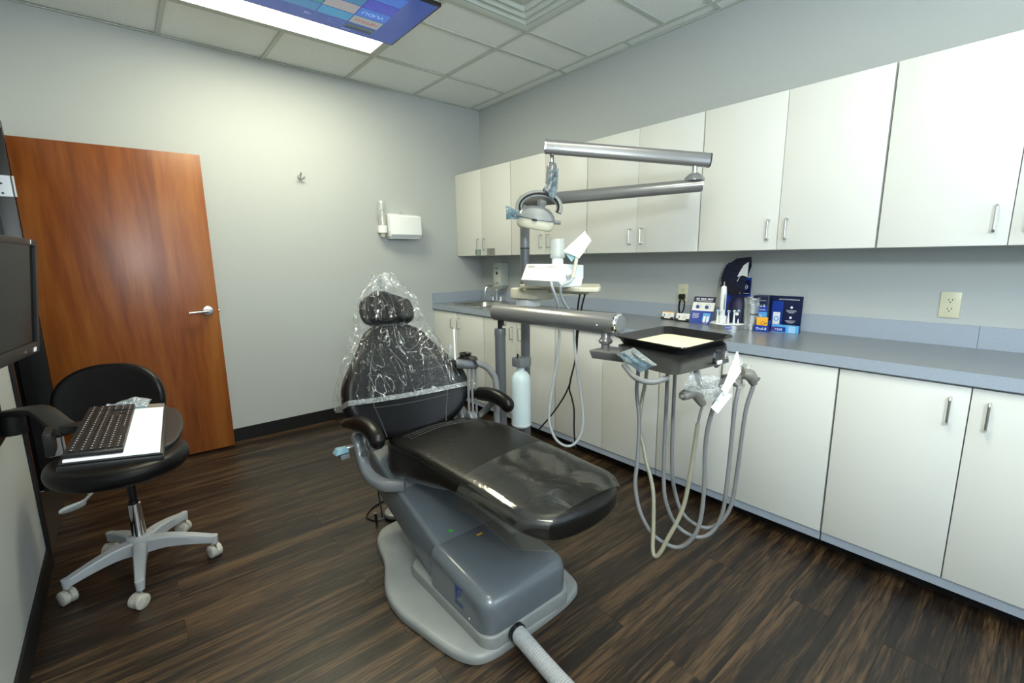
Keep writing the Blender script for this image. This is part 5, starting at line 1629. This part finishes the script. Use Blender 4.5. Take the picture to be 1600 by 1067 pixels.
pad = thing('paper_pad', 'stack of white paper sheets lying under the keyboard', 'paper', V(-2.9, -2.2, KZ))
obj('sheets', box((0.012, 0.008, 0.001), (0.196, 0.455, 0.007), 0.001, kf), M['paper'], pad, smooth=0)
kbx = frame(kf @ V(0.010, 0.014, 0.0075), kf.col[0].xyz + V(0, 0, 0.010), kf.col[1].xyz) @ Matrix.Diagonal((0.88, 1.03, 1, 1))
kb = thing('keyboard', 'black full-size keyboard with white lettering on the wall tray', 'keyboard', kf @ V(0.07, 0.2, 0.007))
KW_, KL = 0.128, 0.435
obj('base', box((0, 0, 0), (KW_, KL, 0.012), 0.003, kbx), M['bplastic'], kb)
bm = bmesh.new()
lb_ = bmesh.new()
random.seed(5)
rows = [0.012, 0.034, 0.053, 0.072, 0.091, 0.110]
for ri, x in enumerate(rows):
    yy = 0.010
    segs = []
    pitch = 0.0187
    n = 15
    while yy < KL - 0.012:
        w = 0.0165
        seg_i = (yy - 0.010) / pitch
        if ri == 5 and 4.0 < seg_i < 9: w = pitch * 5.2
        gap = 0
        if 0.295 < yy < 0.303 or 0.358 < yy < 0.366: yy += 0.006
        if ri == 4 and 0.30 < yy < 0.318 or (ri == 4 and 0.335 < yy < 0.36) or (ri == 3 and 0.30 < yy < 0.36):
            yy += pitch; continue
        bx(bm, (x, yy, 0.012), (x + (0.013 if ri == 0 else 0.0165), min(yy + w, KL - 0.01), 0.0158), 0.0, 0, kbx)
        bx(lb_, (x + 0.004, yy + 0.004, 0.0158), (x + 0.0066, yy + 0.0066, 0.0161), 0, 0, kbx)
        yy += w + 0.0022
obj('keys', bm, M['bplastic'], kb, kind='stuff', smooth=0)
obj('key_lettering', lb_, M['inkw'], kb, kind='stuff', smooth=0)
hl = thing('plastic_card', 'clear plastic sleeve with a brown card at the far end of the tray', 'card', kf @ V(0.16, 0.45, 0.0))
obj('card', box((0.10, 0.457, 0.003), (0.186, 0.512, 0.0045), 0, kf), M['taupe'], hl, smooth=0)
obj('sleeve', box((0.02, 0.457, 0.001), (0.198, 0.524, 0.0025), 0, kf), M['trayh'] if 0 else M['clearcup'], hl, smooth=0)
pouch('blue_pouch', 'crumpled blue plastic pouch at the far end of the keyboard', 'pouch', kf @ V(0.03, 0.462, 0.012), kf @ V(0.15, 0.448, 0.012), kf @ V(0.165, 0.515, 0.020), kf @ V(0.05, 0.50, 0.018), M['bluef'], 0.012, 21)

# ================================================================== things on the countertop
TZ_ = CZ + 0.0005


def onct(u, v, x):
    """the point of the countertop seen in column u at a given distance x from the wall"""
    d = F + R * ((u - 800) / 726.154) + U * ((533.5 - v) / 726.154)
    t = (x + 2.84987) / d.x
    return V(x, -3.85089 + d.y * t, TZ_)


vdir = V(-0.62, -0.78, 0)           # roughly towards the camera
rdir = V(0.78, -0.62, 0)            # to the right as the camera sees it
facing = lambda o: frame(o, rdir, (0, 0, 1))   # upright panel, z towards the camera


def wallface(o, yaw=0.0, lean=0.0):
    """x to the viewer's right, y up (leaning back), z outwards"""
    x = V(math.sin(yaw), -math.cos(yaw), 0)
    out = V(-math.cos(yaw), -math.sin(yaw), 0)
    return frame(o, x, V(0, 0, 1) - out * lean)


# business cards
for (u, v, x, lab, col_, w) in ((1043, 494, -0.085, 'left business card stack with an orange top edge, in its black holder', 'orange', 0.078), (1066, 501, -0.105, 'right business card stack, all white, in its clear-fronted black holder', None, 0.085)):
    o = onct(u, v, x)
    f = wallface(o, 0.15, 0.35)
    t = thing('card_holder', 'black business card holder with ' + ('an orange-topped card, the left one' if col_ else 'a plain white card, the right one'), 'card holder', o)
    bm = bmesh.new()
    bx(bm, (-w / 2 - 0.003, 0, -0.020), (w / 2 + 0.003, 0.006, 0.012), 0.001, 0, f)
    bx(bm, (-w / 2 - 0.003, 0, 0.008), (-w / 2 + 0.018, 0.016, 0.011), 0.001, 0, f)
    bx(bm, (w / 2 - 0.018, 0, 0.008), (w / 2 + 0.003, 0.016, 0.011), 0.001, 0, f)
    bx(bm, (-w / 2 - 0.003, 0, -0.02), (w / 2 + 0.003, 0.03, -0.016), 0.001, 0, f)
    obj('tray', bm, M['bplastic'], t)
    c = obj('card_stack', box((-w / 2, 0.006, -0.012), (w / 2, 0.052, 0.004), 0, f), M['cardw'], None, lab, 'business cards', smooth=0)
    bm = bmesh.new()
    for q in range(4): bx(bm, (-0.005, 0.016 + q * 0.007, 0.004), (0.028 - 0.006 * (q % 2), 0.0175 + q * 0.007, 0.0045), 0, 0, f)
    bx(bm, (-0.030, 0.020, 0.004), (-0.018, 0.036, 0.0045), 0, 0, f)
    obj('printed_lines', bm, M['greyp'], c, smooth=0)
    if col_: obj('orange_band', box((-w / 2, 0.046, 0.004), (w / 2, 0.052, 0.0046), 0, f), M['orange'], c, smooth=0)

# leaning brochure card
o = onct(1093, 504, -0.125)
f = wallface(o, 0.10, 0.42)
bw, bh = 0.135, 0.175
t = thing('brochure', 'white and blue brochure card leaning between the cards and the toothbrush stand', 'brochure', o)
obj('card', box((-bw / 2, 0, -0.003), (bw / 2, bh, 0), 0, f), M['cardw'], t, smooth=0)
obj('header_band', box((-bw / 2, bh - 0.036, 0), (bw / 2, bh, 0.0006), 0, f), M['navy'], t, smooth=0)
obj('blue_panel', box((-bw / 2, 0, 0), (bw / 2, 0.083, 0.0006), 0, f), M['royal'], t, smooth=0)
obj('picture_print', box((0.010, 0.020, 0.0006), (0.055, 0.070, 0.0010), 0, f), M['sky'], t, smooth=0)
bm = bmesh.new()
for q in range(2): bx(bm, (0.016 + q * 0.020, 0.012, 0.0010), (0.030 + q * 0.020, 0.050, 0.0014), 0, 0, f)
for q in range(4): bx(bm, (-0.055, 0.036 + q * 0.009, 0.0006), (-0.018 + 0.006 * (q % 2), 0.0385 + q * 0.009, 0.0012), 0, 0, f)
obj('print_shapes', bm, M['inkw'], t, smooth=0)
bm = bmesh.new()
for q in (-0.034, 0.022):
    lathe(bm, [(0.012, 0), (0.012, 0.0006), (0, 0.0006)], frame(f @ V(q, 0.108, 0), f.col[0].xyz, f.col[1].xyz), 14, closed_ends=False)
    lathe(bm, [(0.016, 0), (0.016, 0.0004), (0.0145, 0.0004), (0.0145, 0)], frame(f @ V(q + 0.006, 0.113, 0), f.col[0].xyz, f.col[1].xyz), 14, closed_ends=False)
obj('head_silhouettes', bm, M['inkn'], t, smooth=0)
bm = bmesh.new()
for q in range(15):
    if q in (3, 9): continue
    bx(bm, (-0.052 + q * 0.007, bh - 0.019, 0.0006), (-0.0468 + q * 0.007, bh - 0.011 + 0.001 * (q % 3), 0.0012), 0, 0, f)
bx(bm, (-0.050, bh - 0.028, 0.0006), (0.050, bh - 0.0255, 0.0012), 0, 0, f)
obj('heading_print', bm, M['inkw'], t, kind='stuff', smooth=0)
text('lettering', 'Oral-B', 0.010, frame(f @ V(0.03, 0.006, 0.001), f.col[0].xyz, f.col[1].xyz), M['inkw'], t)

# round toothbrush display
o = onct(1137, 507, -0.165)
dsp = thing('toothbrush_display', 'round white and silver stand holding an electric toothbrush and spare heads', 'display stand', o)
DR = 0.098
obj('disc_base', lt([(0, 0), (DR, 0), (DR, 0.024), (DR - 0.004, 0.027)], o, seg=48), M['steel'], dsp, smooth=30)
obj('disc_top', lt([(DR - 0.004, 0.026), (DR - 0.008, 0.031), (DR - 0.02, 0.032), (0, 0.032)], o, seg=48, closed_ends=False), M['white'], dsp, smooth=30)
ld_ = (vdir * 0.86 - rdir * 0.40).normalized()
lq = o + ld_ * (DR + 0.0012) + V(0, 0, 0.013)
lbf = frame(lq, V(0, 0, 1).cross(ld_), (0, 0, 1))
lbl = obj('blue_label', lt([(0, 0.0012), (0.020, 0.001), (0.022, 0)], lq, lbf.col[2].xyz, 20, closed_ends=False), M['royal'], dsp)
for v_ in lbl.data.vertices:
    v_.co.z = (v_.co.z + (WLOC[lbl].z - 0) - (TZ_ + 0.013)) * 0.5 + (TZ_ + 0.013) - WLOC[lbl].z
text('lettering', 'Oral-B', 0.013, frame(lq + lbf.col[2].xyz * 0.0016, lbf.col[0].xyz, lbf.col[1].xyz), M['inkw'], lbl)


def dpos(u_off, d_off, h=0.031):
    return o + rdir * u_off + vdir * d_off + V(0, 0, h)


c = dpos(-0.036, 0.0)
tbm = thing('electric_toothbrush', 'tall white electric toothbrush standing on the round display', 'toothbrush', c)
obj('charger', lt([(0, 0), (0.026, 0.0), (0.026, 0.035), (0.022, 0.040), (0, 0.040)], c, seg=24), M['cardw'], tbm, smooth=40)
obj('handle', lt([(0.0, 0.040), (0.0145, 0.040), (0.0155, 0.09), (0.0165, 0.17), (0.0145, 0.205), (0.008, 0.212), (0, 0.212)], c, seg=24), M['white'], tbm, smooth=50)
obj('grip', box(c + vdir * 0.012 + V(-0.005, -0.005, 0.075), c + vdir * 0.012 + V(0.004, 0.004, 0.165), 0.003), M['steel'], tbm)
obj('shaft', lt([(0.004, 0.21), (0.0035, 0.235), (0, 0.236)], c, seg=10), M['steel'], tbm)
for q, (uo, do, cl) in enumerate(((-0.078, 0.030, 'sky'), (-0.064, 0.045, 'cream'), (-0.030, 0.062, 'royal'), (0.004, 0.060, 'greenx'), (0.036, 0.045, 'royal'))):
    c = dpos(uo, do, 0.029)
    bh_ = thing('brush_head', 'white spare brush head, %s on the round display' % ['leftmost, light blue tip', 'second from the left, plain tip', 'in front of the toothbrush charger, blue tip', 'green tip, right of the toothbrush', 'rightmost, blue tip'][q], 'brush head', c, 'spare brush heads on the round display')
    obj('neck', lt([(0.0065, 0), (0.006, 0.02), (0.0038, 0.055), (0.0035, 0.066)], c, seg=12), M['white'], bh_, smooth=50)
    obj('bristle_disc', lt([(0.0035, -0.002), (0.0075, 0), (0.0080, 0.006), (0.0070, 0.010), (0, 0.010)], c + V(0, 0, 0.073) + vdir * -0.002, vdir, 14), M['white'], bh_)
    obj('coloured_ring', lt([(0.0055, 0.0098), (0.0055, 0.0112), (0.002, 0.0112)], c + V(0, 0, 0.073) + vdir * -0.002, vdir, 12, closed_ends=False), M[cl], bh_)
c = dpos(0.060, 0.0)
obj('travel_cap', lt([(0, 0), (0.024, 0), (0.025, 0.040), (0.022, 0.043), (0, 0.043)], c, seg=24), M['white'], dsp, smooth=40)

# tall blue standing display board behind
o2 = onct(1151, 500, -0.062)
f = wallface(o2, 0.05, 0.04)
tb_ = thing('display_board', 'tall royal blue cardboard display behind the round toothbrush stand', 'display board', o2)
obj('board', box((-0.070, 0, -0.006), (0.062, 0.285, 0), 0, f), M['royal'], tb_, smooth=0)
obj('dark_panel', box((-0.070, 0.185, 0), (0.062, 0.270, 0.0005), 0, f), M['navy'], tb_, smooth=0)
obj('picture_print', box((-0.030, 0.120, 0.0), (0.004, 0.205, 0.0008), 0, f), M['inkw'], tb_, smooth=0)
bm = bmesh.new()
lathe(bm, [(0.014, 0), (0.014, 0.0006), (0.0115, 0.0006), (0.0115, 0)], frame(f @ V(0.032, 0.232, 0.0006), f.col[0].xyz, f.col[1].xyz), 16, closed_ends=False)
lathe(bm, [(0.006, 0), (0.006, 0.0008), (0, 0.0008)], frame(f @ V(0.032, 0.232, 0.0006), f.col[0].xyz, f.col[1].xyz), 12, closed_ends=False)
for q in range(3): bx(bm, (0.012, 0.150 + q * 0.022, 0), (0.055, 0.1515 + q * 0.022, 0.001), 0, 0, f)
obj('print_marks', bm, M['inkw'], tb_, smooth=0)
text('lettering', 'Oral-B', 0.014, frame(f @ V(0.034, 0.012, 0.001), f.col[0].xyz, f.col[1].xyz), M['inkw'], tb_)
# fan of navy leaflets on top, each one a leaf
random.seed(11)
lf = thing('leaflet_fan', 'fanned dark blue leaflets standing at the top of the tall blue display', 'leaflets', f @ V(0, 0.20, 0.0))
NL = 16
for q in range(NL):
    a = q / (NL - 1)
    ang = math.radians(4 - 38 * a)
    px, py = 0.052 - 0.004 * a, 0.405 - 0.195 * a
    lm = frame(f @ V(px, py, 0.004 + 0.0026 * q), f.col[0].xyz, f.col[1].xyz)
    ln, wd_ = 0.125 + 0.012 * math.sin(a * 2.6) - 0.05 * max(0, 0.25 - a) + random.uniform(-.006, .006), 0.060
    rot = Matrix.Rotation(ang + 0.05 * random.random(), 4, 'Z')
    obj('leaflet', pr_([(-ln, -wd_), (0, -wd_), (0, 0), (-ln * (0.72 if q < 3 else 1.0), 0), (-ln, -0.02 if q < 3 else 0)], 0, 0.0007, TM(lm @ rot)), (M['navy'], M['leafdark'])[q % 2], lf, smooth=0)
obj('pale_corner', pr_([(0.056, 0.290), (0.056, 0.375), (0.030, 0.355), (0.010, 0.315), (0.0, 0.290), (0.030, 0.298)], 0.0485, 0.0492, TM(f)), M['sky'] if 0 else M['cardw'], lf, smooth=0)
obj('white_edge', pr_([(0.0, 0.262), (0.018, 0.302), (0.020, 0.302), (0.003, 0.262)], 0.0495, 0.050, TM(f)), M['inkw'], lf, smooth=0)

# dark blue hooded toothbrush toy dome (plain)
oh = onct(1153, 499, -0.115)
hd_ = thing('navy_dome', 'rounded dark navy fabric dome behind the round display', 'toy', oh)
obj('dome', lt([(0, 0), (0.052, 0.0), (0.060, 0.03), (0.061, 0.095), (0.054, 0.140), (0.040, 0.170), (0.020, 0.188), (0, 0.192)], oh, seg=32), M['navyplush'], hd_, smooth=60)
obj('top_knot', lt([(0, 0), (0.008, 0), (0.010, 0.008), (0.006, 0.016), (0, 0.018)], oh + V(0, 0, 0.190), seg=14), M['navyplush'], hd_, smooth=60)
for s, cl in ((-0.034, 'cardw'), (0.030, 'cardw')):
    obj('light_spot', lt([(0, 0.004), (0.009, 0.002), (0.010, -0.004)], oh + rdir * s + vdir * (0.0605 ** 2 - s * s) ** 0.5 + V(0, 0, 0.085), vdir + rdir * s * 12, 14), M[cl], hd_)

# clear and silver tumbler
oc = onct(1172, 509, -0.150)
cp = thing('tumbler', 'clear and silver tumbler with printed drops between the display and the boxes', 'tumbler', oc)
obj('liner', lt([(0, 0.002), (0.030, 0.002), (0.034, 0.12), (0.034, 0.150), (0, 0.150)], oc, seg=28), M['steel'], cp, smooth=40)
obj('outer_wall', lt([(0.0, 0.0), (0.036, 0.0), (0.041, 0.175), (0.038, 0.175), (0.034, 0.02)], oc, seg=32, closed_ends=False), M['clearcup'], cp, smooth=40)
obj('rim', lt([(0.038, 0.170), (0.0425, 0.172), (0.0425, 0.180), (0.038, 0.182)], oc, seg=32, closed_ends=False), M['steel'], cp, smooth=40)
bm = bmesh.new()
for uo, z in ((-0.018, 0.150), (0.016, 0.148), (-0.022, 0.030), (0.010, 0.020)):
    p = oc + rdir * uo + vdir * math.sqrt(0.0415 ** 2 - uo * uo) + V(0, 0, z)
    lathe(bm, [(0.007, 0), (0.007, 0.0008), (0.005, 0.0008), (0.005, 0)], frame(p, rdir, None, vdir + rdir * uo * 15), 12, closed_ends=False)
obj('drop_prints', bm, M['inkw'], cp, smooth=0)
bm = bmesh.new()
for q in range(7):
    uo = -0.022 + q * 0.007
    p = oc + rdir * uo + vdir * math.sqrt(0.0415 ** 2 - uo * uo) + V(0, 0, 0.090)
    bx(bm, (-0.0024, -0.004, 0), (0.0024, 0.004 - 0.003 * (q % 2), 0.0008), 0, 0, frame(p, rdir, (0, 0, 1)))
obj('print_marks', bm, M['inkb'], cp, smooth=0)

# navy display panel behind, toothbrush box, blue holder with orange card, toothpaste box
op = onct(1210, 505, -0.045)
f = wallface(op, 0.02, 0.06)
pn = thing('display_board', 'wide dark navy cardboard panel standing behind the toothpaste box', 'display panel', op)
PWd, PH = 0.235, 0.190
obj('board', box((-0.105, 0, -0.004), (PWd - 0.105, PH, 0), 0, f), M['navy'], pn, smooth=0)
obj('blue_strip', box((-0.02, 0.02, 0), (0.035, PH - 0.03, 0.0006), 0, f), M['royal'], pn, smooth=0)
obj('phone_print', box((-0.012, 0.030, 0.0006), (0.024, 0.098, 0.0012), 0, f), M['inkw'], pn, smooth=0)
bm = bmesh.new()
lathe(bm, [(0.014, 0), (0.014, 0.0006), (0.009, 0.0006), (0.009, 0)], frame(f @ V(0.006, 0.062, 0.0014), f.col[0].xyz, f.col[1].xyz), 16, closed_ends=False)
obj('ring_print', bm, M['sky'], pn, smooth=0)
bm = bmesh.new()
for z in (0.128, 0.072):
    lathe(bm, [(0.0065, 0), (0.0065, 0.0006), (0, 0.0006)], frame(f @ V(0.078, z, 0.0006), f.col[0].xyz, f.col[1].xyz), 14, closed_ends=False)
    for q, w in enumerate((0.026, 0.022, 0.014)):
        bx(bm, (0.078 - w, z - 0.018 - q * 0.006, 0), (0.078 + w, z - 0.0165 - q * 0.006, 0.001), 0, 0, f)
obj('print_marks', bm, M['inkw'], pn, smooth=0)
text('lettering', 'ATION FOR BETTER BRUSHING', 0.0095, frame(f @ V(0.062, PH - 0.020, 0.001), f.col[0].xyz, f.col[1].xyz), M['inkw'], pn, sx=0.78)

ob = onct(1184, 510, -0.112)
f = wallface(ob, 0.18, 0.0)
bxg = thing('toothbrush_box', 'tall blue toothbrush box with a clear window behind the orange card', 'box', ob)
obj('carton', box((-0.034, 0, -0.045), (0.040, 0.190, 0), 0.001, f), M['navy'], bxg, smooth=0)
obj('front_print', box((-0.034, 0.070, 0), (0.040, 0.135, 0.0006), 0, f), M['royal'], bxg, smooth=0)
obj('front_print', box((-0.034, 0.045, 0), (0.040, 0.100, 0.0009), 0, f), M['sky'], bxg, smooth=0)
obj('side_window', box((0.040, 0.02, -0.044), (0.0415, 0.188, -0.001), 0, f), M['greyd'], bxg, smooth=0)
obj('hang_hole', box((-0.016, 0.176, 0), (0.022, 0.184, 0.0006), 0, f), M['inkb'], bxg, smooth=0)
bm = bmesh.new()
lathe(bm, [(0.014, 0), (0.014, 0.0006), (0.010, 0.0006), (0.010, 0)], frame(f @ V(0.002, 0.072, 0.0012), f.col[0].xyz, f.col[1].xyz), 16, closed_ends=False)
bx(bm, (-0.006, 0.04, 0.001), (0.006, 0.066, 0.0016), 0, 0, f)
for q in range(3): bx(bm, (-0.026, 0.110 + q * 0.004 + (0.045 if q == 2 else 0), 0.0006), (0.032, 0.1115 + q * 0.004 + (0.045 if q == 2 else 0), 0.0012), 0, 0, f)
obj('print_marks', bm, M['inkw'], bxg, smooth=0)
text('lettering', 'Oral-B', 0.020, frame(f @ V(0.003, 0.134, 0.0012), f.col[0].xyz, f.col[1].xyz), M['inkw'], bxg)

oo = onct(1189, 514, -0.180)
f = wallface(oo, 0.12, 0.0)
cb = thing('card_box', 'small royal blue open box holding the orange card', 'box', oo)
bm = bmesh.new()
bx(bm, (-0.035, 0, -0.003), (0.035, 0.034, 0), 0, 0, f)
bx(bm, (-0.035, 0, -0.035), (-0.033, 0.034, -0.003), 0, 0, f)
bx(bm, (0.033, 0, -0.035), (0.035, 0.060, -0.003), 0, 0, f)
bx(bm, (-0.033, 0, -0.035), (0.033, 0.060, -0.033), 0, 0, f)
bx(bm, (-0.033, 0, -0.033), (0.033, 0.002, -0.003), 0, 0, f)
obj('carton', bm, M['royal'], cb, smooth=0)
text('lettering', 'Oral-B', 0.020, frame(f @ V(0, 0.016, 0.001), f.col[0].xyz, f.col[1].xyz), M['inkw'], cb)
oc_ = obj('orange_card', box((-0.028, 0.003, -0.014), (0.028, 0.078, -0.010), 0, f), M['orange'], None, 'orange card standing in the small royal blue box', 'card', smooth=0)
bm = bmesh.new()
lathe(bm, [(0.010, 0), (0.010, 0.0006), (0.0085, 0.0006), (0.0085, 0)], frame(f @ V(0.004, 0.046, -0.010), f.col[0].xyz, f.col[1].xyz), 14, closed_ends=False)
bx(bm, (0.012, 0.044, -0.010), (0.024, 0.0465, -0.0094), 0, 0, f)
obj('swirl_print', bm, M['inkb'], oc_, smooth=0)

ot = onct(1225, 518, -0.140)
f = wallface(ot, 0.06, 0.0)
tp = thing('toothpaste_box', 'long light blue toothpaste box lying at the right end of the display', 'box', ot)
obj('carton', box((-0.064, 0, -0.032), (0.068, 0.040, 0), 0.0008, f), M['sky'], tp, smooth=0)
obj('left_print', box((-0.064, 0.004, 0), (0.006, 0.030, 0.0005), 0, f), M['royal'], tp, smooth=0)
obj('pale_print', box((0.020, 0.002, 0), (0.052, 0.038, 0.0005), 0, f), mat('pale_blue_print', (0.30, 0.55, 0.80), 0.4), tp, smooth=0)
obj('end_flap', box((0.068, 0.001, -0.031), (0.0688, 0.039, -0.001), 0, f), M['navy'], tp, smooth=0)
text('lettering', 'C', 0.026, frame(f @ V(-0.056, 0.018, 0.001), f.col[0].xyz, f.col[1].xyz), M['red'], tp)
text('lettering', 'rest', 0.024, frame(f @ V(-0.028, 0.018, 0.001), f.col[0].xyz, f.col[1].xyz), M['inkw'], tp)
